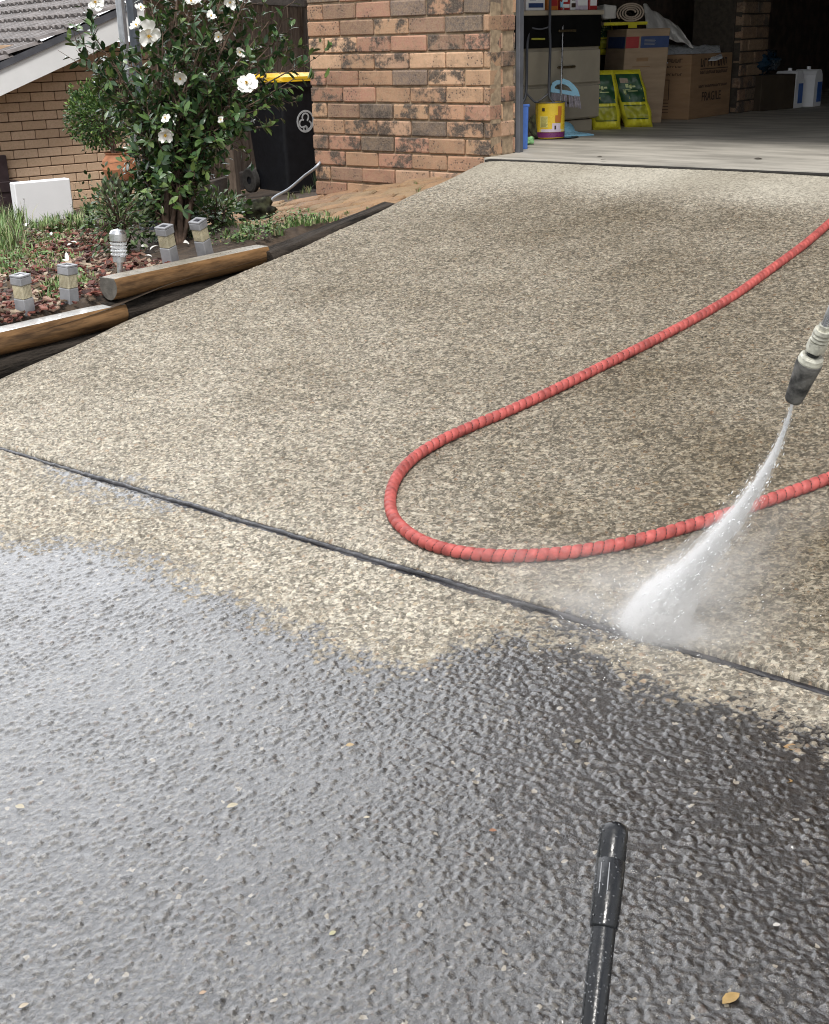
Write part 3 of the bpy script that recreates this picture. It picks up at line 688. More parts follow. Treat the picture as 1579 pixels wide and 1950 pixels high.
mb = MB(); taper_box(mb, .39, .42, .49, .54, .03, Hb-.04); taper_box(mb, .53, .58, .53, .58, Hb-.045, Hb-.005, .03)
mb.build('body', M['binbody'], binr)
mb = MB(); taper_box(mb, .55, .60, .54, .59, Hb, Hb+.035, .035); taper_box(mb, .50, .55, .42, .46, Hb+.034, Hb+.055, .035)
mb.build('lid', M['binlid'], binr)
for sx in (-1, 1):
    mb = MB(); mb.lathe([(.03, -.02), (.085, -.025), (.1, -.018), (.1, .018), (.085, .025), (.03, .02)], bT((sx*.235, .245, .1)), bx, 28)
    w_ = mb.build('wheel', M['rubber'], binr)
    mb = MB(); mb.lathe([(0.0, -.012), (.058, -.014), (.062, .014), (0.0, .012)], bT((sx*.235, .245, .1)), bx, 20); mb.build('hub', M['binbody'], w_)
# pale round emblem on the face turned to the camera's right
def emblem():
    m_ = MB(); face = []
    zc = .56; half = lambda z: (.39+(.10)*(z-.03)/(Hb-.07))/2
    def E_(u, v, e=.004):
        z = zc+v; xf = (.39+.10*(z-.03)/(Hb-.07))/2
        yf = -(.42+.12*(z-.03)/(Hb-.07))/2
        return bT((u-.02, yf-e, z))
    def ring(cx, cy, r, wd__, a0=0, a1=360, n=28):
        for k in range(n):
            t0 = R(a0+(a1-a0)*k/n); t1 = R(a0+(a1-a0)*(k+1)/n); ri, ro = r-wd__/2, r+wd__/2
            m_.prism([E_(cx+ri*math.cos(t0), cy+ri*math.sin(t0)), E_(cx+ro*math.cos(t0), cy+ro*math.sin(t0)), E_(cx+ro*math.cos(t1), cy+ro*math.sin(t1)), E_(cx+ri*math.cos(t1), cy+ri*math.sin(t1))], by*.003)
    ring(0, 0, .078, .014); ring(.0, .03, .03, .012, -60, 200); ring(-.03, -.015, .028, .012, 60, 300); ring(.03, -.03, .028, .012, -180, 80); ring(0, -.055, .018, .01)
    return m_
emblem().build('emblem', simple('emblem_print', (.50, .52, .54), .5, .1, 60, 0), binr)

# grey conduit rising beside the bin
P_ = [ongarden(505, 384), None]
pts = [onp(522, 377, (0, 1, 0), -.02) for _ in (0,)]
A_ = ony(520, 378, -.10); B_ = ony(550, 360, -.06); C_ = ony(580, 335, -.03); D_ = ony(606, 314, -.015); E2 = ony(612, 300, .05)
mb = MB(); mb.tube(catmull([A_+np.array([0, -.05, -.06]), A_, B_, C_, D_, E2+np.array([-.02, .1, .05])], 8), .0085, 10)
tag(mb.build('grey_pipe', M['galv']), 'curved grey conduit pipe rising from the paving past the bin', 'pipe')

# two metal posts behind the camellia
for (u0, u1, D, wm, mat_, lab) in ((228, 262, 7.0, .052, 'galv', 'pale galvanised steel post rising behind the camellia, left of the dark post'), (249, 283, 7.12, .060, 'dksteel', 'dark grey steel post just right of the pale post')):
    t_ = atd(u0, 0, D); base_ = t_.copy(); zt = float(t_[2])+.9
    mb = MB()
    mb.lathe([(0, -.9), (wm/2, -.9), (wm/2, zt), (0, zt+.004)], (base_[0], base_[1], 0), (0, 0, 1), 20)
    mb.cbox((-.001, -.006, -.9), (wm*.2, .006, zt), .002, T=lambda p: (base_[0]+wm*.42+p[0]*.6, base_[1]-wm*.2+p[1], p[2]))
    tag(mb.build('steel_post', M[mat_]), lab, 'post')

# ================================================================== PAVING beside the wall
def path_z(x, y): return -.055+.16*y+.165*x
mb = MB()
mb.add([(.03, -.95, path_z(.03, -.95)-.03), (.03, .0, path_z(.03, 0)-.03), (-2.4, .0, path_z(-2.4, 0)-.03), (-1.5, -.95, path_z(-1.5, -.95)-.03)], [(0, 1, 2, 3)], 1)
ang = R(12)
for i in range(-18, 14):
    for j in range(-10, 12):
        x = i*.234+(j % 2)*.117-.3; y = j*.117-.3
        xr = x*math.cos(ang)-y*math.sin(ang); yr = x*math.sin(ang)+y*math.cos(ang)
        if not (xr < -.11 and yr > -.86-.05*xr and yr < -.03 and xr > -1.9): continue
        if xr < -1.25 and yr < -.45: continue
        z = path_z(xr, yr)+rng.normal(0, .005); tx, ty = rng.normal(0, .02, 2); rz = ang+rng.normal(0, .02)
        c = np.array(random.choice([(.27, .15, .07), (.23, .12, .06), (.30, .18, .09), (.20, .12, .07), (.22, .15, .08)]))*(1+rng.normal(0, .1))
        T = lambda p: (xr+p[0]*math.cos(rz)-p[1]*math.sin(rz), yr+p[0]*math.sin(rz)+p[1]*math.cos(rz), z+p[2]+(tx+.165)*p[0]+(ty+.16)*p[1])
        mb.cbox((-.112, -.054, -.05), (.112, .054, 0), .009, 0, (*np.clip(c, .02, 1), .5), tuple(rng.uniform(0, 40, 3)), T, .0015)
tag(mb.build('brick_path', [brick_mat('mossy_paver', .5, .7), M['soil']]), kind='structure')

# ================================================================== LOG EDGING
def log(name, A, B, r, label, mat, old=False, ends=None, flat=.62, group=None):
    A, B = np.array(A, float), np.array(B, float); n = 28; m_ = MB(); L = np.linalg.norm(B-A); t = (B-A)/L
    s_ = np.cross(t, (0, 0, 1)); s_ /= np.linalg.norm(s_); u_ = np.cross(s_, t)
    k = max(12, int(L/.04)); rings = []
    for i in range(k+1):
        c_ = A+t*L*i/k; endf = 1-.06*max(0, 1-min(i, k-i)/1.0)
        rr = []
        for j in range(n):
            th = 2*math.pi*j/n
            nz = mnoise.noise((math.cos(th)*(3 if old else 1.4)+A[0]*9, math.sin(th)*(3 if old else 1.4), i*.04*(7 if old else 1.2)+A[1]*3))
            q = r*endf*(1+nz*(.16 if old else .045)); cu, su = math.cos(th)*q, math.sin(th)*q
            if su > r*flat: su = r*flat+(.0 if not old else nz*.004)
            rr.append(c_+s_*cu+u_*su)
        rings.append(rr)
    vs = [p for r_ in rings for p in r_]
    side, top = [], []
    for i in range(k):
        for j in range(n):
            th = 2*math.pi*(j+.5)/n; f = (i*n+j, i*n+(j+1) % n, (i+1)*n+(j+1) % n, (i+1)*n+j)
            (top if math.sin(th) > flat+.02 else side).append(f)
    m_.add(vs, side, 0, smooth=True); m_.add(vs, top, 2)
    m_.add(rings[0], [tuple(range(n))[::-1]], 1); m_.add(rings[-1], [tuple(range(n))], 1)
    return tag(m_.build(name, [mat, M['logend'] if not old else mat, ends or mat]), label, 'log', group)
M['logtop'] = simple('wet_top_painted_sheen', (.74, .74, .72), .34, .10, 20, .0, 60, spec=.9, Coat_Weight=.8, Coat_Roughness=.06)  # pale base colour paints the sky's reflection on the wet top
M['logtop2'] = simple('planed_top', (.30, .27, .22), .35, .2, 20, .1, 60, spec=.6)
XL = -.075; rl = .056
def logpt(u, v, x=XL, dz_=0.0): p = onx(u, v, x); p[2] += dz_; return p
a = logpt(228, 593); b_ = logpt(-2, 646); dd = (b_-a)/np.linalg.norm(b_-a)
log('timber_log', a, a+dd*1.3, rl, 'brown treated pine log with a wet top painted pale as sky sheen, lowest of the garden edge', M['log'], ends=M['logtop'], group='pine logs edging the garden bed')
a = logpt(206, 546); b_ = logpt(499, 482); 
log('timber_log', a, b_, rl*.98, 'brown treated pine log with a grey sawn end, below the solar lights with open caps', M['log'], ends=M['logtop2'], group='pine logs edging the garden bed')
a = logpt(506, 490, -.035); b_ = logpt(742, 388, -.025)
log('sleeper_log', a+np.array([0, 0, -.012]), b_+np.array([0, 0, -.03]), .054, 'blackened split old timber running up to the brick paving', M['oldlog'], True, flat=.7, group='old timbers beside the driveway')
zA = float(logpt(206, 546)[2]); zB = float(logpt(228, 593)[2])
a = np.array([-.075, -1.72, zA-.098]); b_ = np.array([-.085, -2.47, zA-.106])
log('sleeper_log', a, b_, .056, 'rotten black timber wedged under the grey-ended pine log', M['oldlog'], True, flat=.8, group='old timbers beside the driveway')
a = np.array([-.068, -2.48, zB-.100]); b_ = np.array([-.062, -4.2, zB-.115])
log('sleeper_log', a, b_, .058, 'rotten black timber under the lowest pine log at the left edge', M['oldlog'], True, flat=.8, group='old timbers beside the driveway')

# ================================================================== GARDEN LIGHTS
def square_light(top, bot, label, side=.052, open_top=False):
    X0 = -.17
    T_, B_ = onx(*top, X0), onx(*bot, X0-.01)
    ax = T_-B_; L = np.linalg.norm(ax); ax /= L; a_ = np.array([math.cos(R(8)), math.sin(R(8)), 0]); a_ -= ax*(a_@ax); a_ /= np.linalg.norm(a_); c_ = np.cross(ax, a_)
    B2 = B_-ax*.12; L2 = L+.12
    Tm = lambda p: B2+a_*p[0]+c_*p[1]+ax*p[2]
    rt_ = thing('solar_light', B2, label, 'garden light', 'solar lights along the log edging'); h = side/2
    m_ = MB(); m_.cbox((-h, -h, 0), (h, h, L2-.085), .003, T=Tm); m_.build('post', M['lightgrey'], rt_)
    m_ = MB(); m_.cbox((-h+.002, -h+.002, L2-.084), (h-.002, h-.002, L2-.034), .002, T=Tm)
    for i in range(7):
        q = -h+.006+i*(side-.012)/6
        m_.cbox((q-.001, -h-.0005, L2-.082), (q+.001, -h+.003, L2-.036), .0005, T=Tm); m_.cbox((h-.003, q-.001, L2-.082), (h+.0005, q+.001, L2-.036), .0005, T=Tm)
    m_.build('lens', M['lens'], rt_)
    m_ = MB(); e = .002; m_.cbox((-h-e, -h-e, L2-.033), (h+e, h+e, L2-.004), .003, T=Tm)
    for (x0, y0, x1, y1) in ((-h-e, -h-e, h+e, -h+.011), (-h-e, h-.011, h+e, h+e), (-h-e, -h+.0115, -h+.011, h-.0115), (h-.011, -h+.0115, h+e, h-.0115)): m_.cbox((x0, y0, L2-.0035), (x1, y1, L2+.003), .001, T=Tm)
    cp = m_.build('cap', M['lightgrey'], rt_)
    m_ = MB(); m_.cbox((-h+.0125, -h+.0125, L2-.0035), (h-.0125, h-.0125, L2-.001), .0005, T=Tm); m_.build('solar_panel', M['panel'] if open_top else M['whiteplastic'], cp)
    return rt_
square_light((38, 524), (52, 612), 'square grey solar light leaning at the far left of the log edging')
square_light((128, 505), (134, 592), 'square grey solar light with a petal on its cap, left of the steel round light')
square_light((312, 431), (326, 500), 'square grey solar light with an open cap, just right of the round steel light', open_top=True)
square_light((376, 420), (392, 486), 'square grey solar light with an open cap, rightmost of the edging', open_top=True)
# petal on cap
# round steel light
T_, B_ = onx(224, 436, -.22), onx(229, 520, -.22); ax = T_-B_; L = np.linalg.norm(ax); ax /= L; B2 = B_-ax*.1; L += .1
rr = thing('round_light', B2, 'round stainless steel solar light with a ribbed clear collar behind the log end', 'garden light')
m_ = MB(); m_.lathe([(0, 0), (.012, 0), (.012, L-.115), (.0, L-.114)], B2, ax, 16); m_.build('stake', M['steel'], rr)
m_ = MB(); m_.lathe([(0, L-.128), (.026, L-.128), (.026, L-.107), (.0, L-.106)], B2, ax, 28); m_.build('collar', M['steel'], rr)
m_ = MB(); pr = [(.0, L-.105)]
for k in range(4): pr += [(.027, L-.105+k*.014), (.033, L-.101+k*.014), (.033, L-.096+k*.014), (.027, L-.0925+k*.014)]
pr += [(0, L-.049)]; m_.lathe(pr, B2, ax, 28); m_.build('lens', M['clear'], rr)
m_ = MB(); m_.lathe([(0, L-.047), (.033, L-.047), (.034, L-.045), (.034, L-.018), (.031, L-.012), (.025, L-.004), (0, L+.002)], B2, ax, 32); m_.build('cap', M['steel'], rr)

# ================================================================== PLANTS
def rv(s=1.0): return rng.normal(0, s, 3)
def unit(a): return a/(np.linalg.norm(a)+1e-9)
# --- camellia
CB = ongarden(318, 470)
cam_t = thing('camellia_bush', CB, 'tall camellia bush with glossy dark leaves and white flowers', 'bush')
Dc = depth(CB); mpp = Dc/F0
def crown_pt(u, v, dd=0.0): return atd(u, v, Dc+dd)
stems = MB(); leaves = MB()
ends_px = [(150, 95, .1), (175, 60, -.1), (215, 130, .0), (290, 10, -.1), (340, -60, 0), (380, -40, .15), (430, -30, .0), (470, -10, -.1), (520, 30, .0), (585, 115, -.12), (545, 95, .05), (500, 90, .1), (480, 165, -.1),
           (510, 180, -.15), (430, 120, -.2), (380, 100, -.25), (330, 120, -.25), (280, 150, -.2), (262, 200, -.1), (290, 230, -.25), (340, 210, -.25), (400, 190, -.2), (450, 220, -.15), (420, 270, -.1), (300, 320, -.15),
            (200, 170, .05), (310, 60, -.15), (360, 40, -.15), (410, 40, -.1), (460, 60, .05), (270, 360, 0), (370, 140, .2), (300, 180, .2), (420, 170, .2), (250, 110, .2), (440, 20, .2), (180, 120, .0), (480, 240, -.05), (350, -100, .0), (280, -90, .1), (430, -100, .1), (500, -60, 0), (540, 60, .0), (470, 130, .1), (560, 150, -.1)]
base_pts = [CB+np.array([.0, .0, -.02]), CB+np.array([.05, .04, -.02]), CB+np.array([-.06, .02, -.02])]
tips = []
for i, (u, v, dd) in enumerate(ends_px):
    E_ = crown_pt(u, v, dd); B0 = base_pts[i % 3]; mid = B0+(E_-B0)*.5+np.array([0, 0, .12])*1.0 + (crown_pt(330, 250)-(B0+E_)/2)*.25
    path = catmull([B0, B0+(mid-B0)*.5+rv(.015), mid+rv(.02), E_], 7)
    stems.tube(path, list(np.linspace(.013 if i < 25 else .009, .0022, len(path))), 7)
    for j in range(7, len(path)):
        f = (j-7)/(len(path)-7)
        for _ in range(2 if random.random() < .6 else 1):
            q = path[j]+rv(.01); d = unit((path[j]-path[j-1])+unit(rv())*.03*2); tl = random.uniform(.06, .19)*(1.0 if f > .3 else 1.2)
            tw = [q, q+d*tl*.5+rv(.008), q+d*tl+rv(.012)+np.array([0, 0, .01])]
            stems.tube(tw, [.0022, .0016, .001], 5); tips.append(tw)
    tips.append([path[-3], path[-2], path[-1]])
lc = [(.055, .105, .038), (.038, .080, .033), (.080, .145, .042), (.030, .065, .028), (.12, .18, .05), (.060, .110, .035)]
for tw in tips:
    n_ = random.randint(4, 8); A0, A1, A2 = tw; axd = unit(A2-A0)
    for k in range(n_):
        t_ = random.uniform(.15, 1.02); p = A0+(A1-A0)*min(1, 2*t_) if t_ < .5 else A1+(A2-A1)*(2*t_-1)
        sd_ = unit(np.cross(axd, unit(rv()))); d = unit(axd*.55+sd_*.8+np.array([0, 0, .15])); nr = unit(np.cross(d, np.cross(axd, d))+np.array([0, 0, .8])+rv(.25))
        L_ = random.uniform(.035, .062); c = np.array(random.choice(lc))*(1+rng.normal(0, .15))
        leaf(leaves, p, d, nr, L_, L_*random.uniform(.40, .5), (*np.clip(c, .008, .3), 1))
stems.build('stems', M['bark'], cam_t); leaves.build('foliage', M['leaf'], cam_t)
def flower(u, v, s, dd=-.3, face=None, npet=6, cup=.25):
    s *= .92; cup += random.uniform(-.1, .55); npet = random.choice((5, 6, 7))
    c_ = crown_pt(u, v, dd); rad = s*(Dc+dd)/F0; n = unit(unit(CAM-c_)*.8+rv(.3)+(0 if face is None else np.array(face)))
    a_ = unit(np.cross(n, (0.1, .2, 1))); b_ = np.cross(n, a_)
    fl = MB()
    for layer in (0, 1):
        for k in range(npet-layer*2):
            th = 2*math.pi*(k+.5*layer)/(npet-2*layer)+random.uniform(-.15, .15); dirr = a_*math.cos(th)+b_*math.sin(th); sd_ = np.cross(n, dirr)
            R_ = rad*(1-.28*layer)*random.uniform(.62, 1.15); cu = cup+.35*layer+random.uniform(-.12, .12)
            vs = []; st = [(0, .12), (.3, .55), (.62, .92), (.88, .80), (1.0, .42)]
            for (t_, w_) in st:
                for q in (-1, -.5, 0, .5, 1):
                    wv = .13*math.sin(3*q+k*2.7+t_*5)
                    vs.append(c_+dirr*R_*t_+sd_*R_*.5*w_*q+n*R_*(cu*t_*t_*.8+.12*q*q*(1-t_)+wv*t_+.02*layer))
            fl.add(vs, [(r*5+i, r*5+i+1, (r+1)*5+i+1, (r+1)*5+i) for r in range(4) for i in range(4)], 0, smooth=True)
    ob = fl.build('flower', M['petal'], cam_t)
    sm_ = MB()
    for k in range(34):
        th = random.uniform(0, 6.28); rr_ = rad*.22*math.sqrt(random.random()); d = unit(n+(a_*math.cos(th)+b_*math.sin(th))*rr_/rad*2.2)
        sm_.tube([c_+n*.003, c_+n*.002+d*rad*random.uniform(.3, .42)], [.0007, .0011], 4)
    sm_.build('stamens', M['stamen'], ob)
for args in [(364, 4, 21, -.32, (0, -.1, .2)), (283, 66, 28, -.3, (.2, 0, -.5)), (262, 50, 15, -.3, (-.6, 0, 0)), (343, 147, 15, -.32, (0, 0, -.8)), (315, 225, 11, -.33, (0, 0, .3)), (316, 254, 21, -.35, (.1, 0, -.35)),
             (470, 160, 22, -.33, (.2, -.1, .1)), (418, 68, 13, -.3, (-.3, 0, .2)), (402, 32, 11, -.25, (.3, 0, .5)), (456, 100, 12, -.2, (.4, 0, .2)), (438, 3, 13, -.2), 
             (268, 16, 12, -.2, (-.3, 0, .3)), (182, 4, 17, -.1, (0, 0, .4)), (420, 228, 7, -.25), ]:
    flower(*args)
# --- boxwood ball in terracotta pot
PB = atd(232, 345, 6.9); PBz = PB[2]
pot = thing('terracotta_pot', PB, 'round terracotta pot beneath the small clipped shrub', 'pot')
m_ = MB(); rp = 34*6.9/F0
m_.lathe([(0, -.02), (rp*.45, -.02), (rp*.8, rp*.35), (rp, rp*.9), (rp*.95, rp*1.35), (rp*.72, rp*1.65), (rp*.78, rp*1.75), (rp*.70, rp*1.76), (rp*.66, rp*1.6), (0, rp*1.6)], PB+np.array([0, 0, -.02]), (0, 0, 1), 40)
m_.build('body', M['pot'], pot)
def leaf_ball(name, label, C_, rx, rz, n, ls, cols, cat, stem_to, mat=M['leaf2'], lump=.25):
    t_ = thing(name, stem_to, label, cat); s_m = MB(); l_m = MB(); st = np.array(stem_to, float)
    for k in range(26):
        d = unit(rv()); e = C_+d*np.array([rx, rx, rz])*.8; s_m.tube(catmull([st+rv(.008), (st+C_)/2+rv(.02), C_+d*np.array([rx, rx, rz])*.35, e], 4), list(np.linspace(.006, .0015, 13)), 5)
    for k in range(n):
        d = unit(rv()); q = random.random()**.35; lp = 1+lump*mnoise.noise((d[0]*2.5+C_[0], d[1]*2.5, d[2]*2.5)); lp += .35*lump*mnoise.noise((d[0]*7, d[1]*7, d[2]*7+C_[0]))
        if mnoise.noise((d[0]*4+3, d[1]*4, d[2]*4+C_[1])) < -.33 and q > .6: continue
        p = C_+d*np.array([rx, rx, rz])*q*lp; L_ = ls*random.uniform(.7, 1.3); c = np.array(random.choice(cols))*(1+rng.normal(0, .15))
        dd_ = unit(d+rv(.5)+np.array([0, 0, .3])); leaf(l_m, p, dd_, unit(rv(.6)+np.array([0, 0, 1])), L_, L_*.5, (*np.clip(c, .008, .5), 1))
    s_m.build('stems', M['bark'], t_); l_m.build('foliage', mat, t_); return t_
gcols = [(.05, .11, .03), (.035, .08, .025), (.09, .17, .04), (.025, .055, .02), (.14, .22, .06)]
leaf_ball('clipped_shrub', 'small dense shrub growing in the terracotta pot', atd(188, 222, 6.85), .185, .19, 5200, .020, [(.07, .15, .035), (.05, .11, .03), (.12, .21, .05), (.035, .075, .025), (.18, .27, .07)], 'shrub', PB+np.array([-.02, 0, rp*1.5]))
leaf_ball('wispy_plant', 'straggly small-leaved bush at the camellia foot behind the round light', atd(225, 415, 5.6), .17, .19, 900, .026, [(.04, .08, .025), (.03, .06, .02), (.08, .13, .04), (.12, .15, .07)], 'bush', ongarden(225, 480), lump=.6)
leaf_ball('low_bush', 'leafy low bush between the camellia stems and the open-capped lights', atd(330, 420, 5.9), .17, .13, 650, .040, [(.04, .09, .03), (.03, .06, .02), (.09, .16, .05)], 'bush', ongarden(332, 455), lump=.7)
leaf_ball('garden_weed', 'bright green broad-leaved weed behind the rightmost solar light', atd(415, 400, 6.1), .15, .09, 420, .036, [(.10, .20, .05), (.07, .15, .04), (.16, .25, .08)], 'weed', ongarden(415, 430), lump=.8)

# rocks
def rock(c, r, label, sq=(1, 1, .7), mat='moss', name='garden_rock'):
    import bmesh
    me = bpy.data.meshes.new(name); bm = bmesh.new(); bmesh.ops.create_icosphere(bm, subdivisions=4, radius=1)
    for v in bm.verts:
        p = v.co.copy(); n_ = mnoise.noise(p*1.6+Vector((c[0]*5, c[1]*5, 0)))*.45+mnoise.noise(p*4.2)*.24+mnoise.noise(p*11)*.08
        v.co = Vector((p.x*sq[0], p.y*sq[1], p.z*sq[2]))*(1+n_)*r+V(c)
    bm.to_mesh(me); bm.free(); me.materials.append(M[mat])
    for q in me.polygons: q.use_smooth = True
    o = bpy.data.objects.new(name, me); COL.objects.link(o); return tag(o, label, 'rock')
g = ony(492, 400, -.35); rock(g, .085, 'mossy dark stone lump where the brick paving begins', (1.5, .9, .75))
g = atd(378, 402, 6.4); rock(g, .07, 'low mossy dark stone under the camellia, half hidden in weeds', (1.3, 1, .7))
g = atd(222, 366, 6.6); rock(g, .075, 'rounded grey stone below the terracotta pot', (1, 1, 1.1))

# mulch chips, grass, petals
def density_region(u, v): return True
mul = MB(); cols = [(.17, .05, .035), (.22, .07, .05), (.12, .04, .03), (.26, .11, .08), (.08, .035, .028), (.30, .19, .14), (.12, .08, .05), (.36, .28, .20)]
for k in range(9500):
    x = -.12-2.6*random.random()**1.3; y = random.uniform(-3.9, -.2)
    if y > -2.15-.57*x+.12*mnoise.noise((x*3, y*3, 0)): continue
    z = garden_z(x, y)+random.uniform(0, .018); L_ = random.uniform(.007, .023); wd_ = L_*random.uniform(.3, .6); th = random.uniform(0, 6.28); tl = rng.normal(0, .35, 2)
    a_ = unit(np.array([math.cos(th), math.sin(th), tl[0]])); b_ = unit(np.cross((tl[1], 0, 1), a_)); n_ = np.cross(a_, b_)
    c = np.array(random.choice(cols))*(1+rng.normal(0, .2)); o_ = np.array([x, y, z])
    mul.cbox((-L_, -wd_, -.003), (L_, wd_, .003), .001, 0, (*np.clip(c, .02, .8), 1), T=lambda p: o_+a_*p[0]+b_*p[1]+n_*(p[2]+6*p[0]*p[0]), jit=.001)
tag(mul.build('bark_mulch', M['mulch']), kind='stuff')
gr = MB()
def tuft(p, n, h, spread, cols, wd=.0035):
    for k in range(n):
        th = random.uniform(0, 6.28); d = np.array([math.cos(th), math.sin(th), 0]); hh = h*random.uniform(.5, 1.2); ln = random.uniform(.1, .8)
        o_ = p+d*spread*random.random(); s_ = np.array([-d[1], d[0], 0])*wd*random.uniform(.7, 1.3); c = np.array(random.choice(cols))*(1+rng.normal(0, .15))
        m1 = o_+np.array([0, 0, hh*.55])+d*ln*hh*.3; m2 = o_+np.array([0, 0, hh*(1-.25*ln)])+d*ln*hh*.85
        gr.add([o_-s_, o_+s_, m1+s_*.8, m1-s_*.8, m2], [(0, 1, 2, 3), (3, 2, 4)], 0, (*np.clip(c, .01, .6), 1), smooth=True)
gc = [(.13, .24, .06), (.18, .30, .09), (.09, .17, .05), (.25, .34, .13), (.34, .34, .18)]
def tufts(poly, n, h, nb=9, sp=.03, cols=gc, fz=None):
    us = [p[0] for p in poly]; vs = [p[1] for p in poly]; c_ = 0
    while c_ < n:
        u, v = random.uniform(min(us), max(us)), random.uniform(min(vs), max(vs)); ins = False
        j = len(poly)-1
        for i in range(len(poly)):
            if (poly[i][1] > v) != (poly[j][1] > v) and u < (poly[j][0]-poly[i][0])*(v-poly[i][1])/(poly[j][1]-poly[i][1])+poly[i][0]: ins = not ins
            j = i
        if ins: tuft(ongarden(u, v) if fz is None else fz(u, v), nb, h, sp, cols); c_ += 1
tufts([(-20, 420), (60, 440), (140, 430), (150, 450), (60, 490), (0, 540), (-20, 560)], 100, .05, 11)
tufts([(-20, 400), (40, 410), (60, 440), (40, 480), (-20, 500)], 60, .16, 10)
tufts([(60, 400), (240, 400), (250, 430), (140, 440), (60, 445)], 110, .07, 10)
tufts([(0, 490), (120, 480), (160, 492), (110, 515), (0, 540)], 60, .04, 11); tufts([(545, 412), (640, 408), (650, 418), (540, 442)], 45, .03, 10)
tufts([(85, 545), (120, 535), (115, 575), (90, 575)], 16, .05, 10); tufts([(150, 530), (175, 530), (175, 550), (150, 550)], 12, .04, 10)
tufts([(360, 395), (450, 380), (540, 405), (620, 415), (520, 455), (400, 470), (350, 450)], 110, .035, 9, cols=[(.08, .15, .045), (.12, .20, .06), (.05, .10, .03), (.17, .20, .09), (.2, .17, .1)])
tufts([(150, 370), (300, 380), (350, 395), (440, 372), (440, 385), (330, 420), (160, 410)], 200, .08, 10, cols=[(.10, .19, .05), (.15, .25, .07), (.07, .14, .04), (.22, .28, .10)])
for (poly, n_) in (([(350, 400), (450, 385), (560, 410), (625, 418), (505, 462), (400, 475), (340, 450)], 1500), ([(-20, 430), (150, 430), (170, 470), (60, 520), (-20, 560)], 700), ([(80, 540), (180, 520), (180, 560), (110, 580)], 180), ([(150, 380), (440, 372), (440, 400), (160, 415)], 900)):
    us = [p[0] for p in poly]; vs_ = [p[1] for p in poly]; k_ = 0
    while k_ < n_:
        u, v = random.uniform(min(us), max(us)), random.uniform(min(vs_), max(vs_)); ins = False; j = len(poly)-1
        for i in range(len(poly)):
            if (poly[i][1] > v) != (poly[j][1] > v) and u < (poly[j][0]-poly[i][0])*(v-poly[i][1])/(poly[j][1]-poly[i][1])+poly[i][0]: ins = not ins
            j = i
        if not ins: continue
        k_ += 1; g = ongarden(u, v)
        if mnoise.noise((g[0]*5, g[1]*5, 2)) < -.12: continue
        c = np.array(random.choice([(.09, .18, .05), (.13, .24, .06), (.06, .12, .035), (.18, .28, .09), (.24, .20, .10)]))*(1+rng.normal(0, .15))
        leaf(gr, g+np.array([0, 0, random.uniform(.004, .045)]), unit(np.array([rng.normal(), rng.normal(), .3])), unit(np.array([rng.normal(0, .4), rng.normal(0, .4), 1])), random.uniform(.012, .026), random.uniform(.008, .014), (*np.clip(c, .01, .6), 1))
pz = lambda u, v: onp(u, v, (-.165, -.16, 1), -.055)
for (u, v, n, h) in ((690, 332, 3, .06), (720, 328, 3, .05), (760, 325, 4, .05), (800, 327, 10, .05), (812, 330, 8, .045), (855, 322, 8, .05), (875, 316, 8, .045), (905, 316, 10, .05), (920, 310, 8, .045), (890, 322, 7, .04), (640, 352, 3, .035), (610, 358, 5, .04), (585, 368, 5, .05), (560, 378, 5, .04), (680, 345, 2, .03),
                     (620, 420, 4, .02), (660, 410, 4, .02), (560, 420, 5, .03), (700, 400, 3, .015), (790, 352, 2, .02), (800, 365, 2, .02)):
    for _ in range(n): tuft(pz(u+random.uniform(-12, 12), v+random.uniform(-4, 4)), 6, h, .012, [(.14, .22, .06), (.20, .24, .10), (.28, .24, .13)], .0022)
# dry blades against the wall
for (u, v) in ((705, 322), (735, 320), (762, 318), (770, 325), (690, 330)): tuft(pz(u, v), 7, .10, .02, [(.30, .25, .16), (.2, .2, .1)], .0018)
tag(gr.build('grass', M['grass']), kind='stuff')
# strap plant beside the bin
sp_ = MB(); g = pz(603, 352)
gsave = gr; gr = sp_; tuft(g, 16, .11, .02, [(.02, .045, .02), (.04, .07, .03)], .004); gr = gsave
tag(sp_.build('strap_plant', M['grass']), 'small dark strap-leaved plant at the brick wall corner beside the pipe', 'plant')
# tall pale weed stalks by the white box
for (u, v, lab) in ((38, 480, 'tall thin bare weed stalk in front of the white box, left side'), (165, 470, 'leaning bare twigs rising before the white box, right side')):
    m_ = MB(); g = ongarden(u, v)
    for k in range(5):
        e = g+np.array([rng.normal(0, .07), rng.normal(0, .07), random.uniform(.16, .34)]); path = catmull([g, (g+e)/2+rv(.02), e], 6); m_.tube(path, list(np.linspace(.0025, .0008, len(path))), 5)
        for q in path[4::2]:
            for _ in range(2): leaf(m_, q, unit(rv()+np.array([0, 0, .3])), np.array([0, 0, 1.]), .018, .005, (.1, .13, .06, 1))
    tag(m_.build('weed_stalk', simple('weed_stem', (.11, .10, .055), .7)), lab, 'weed')
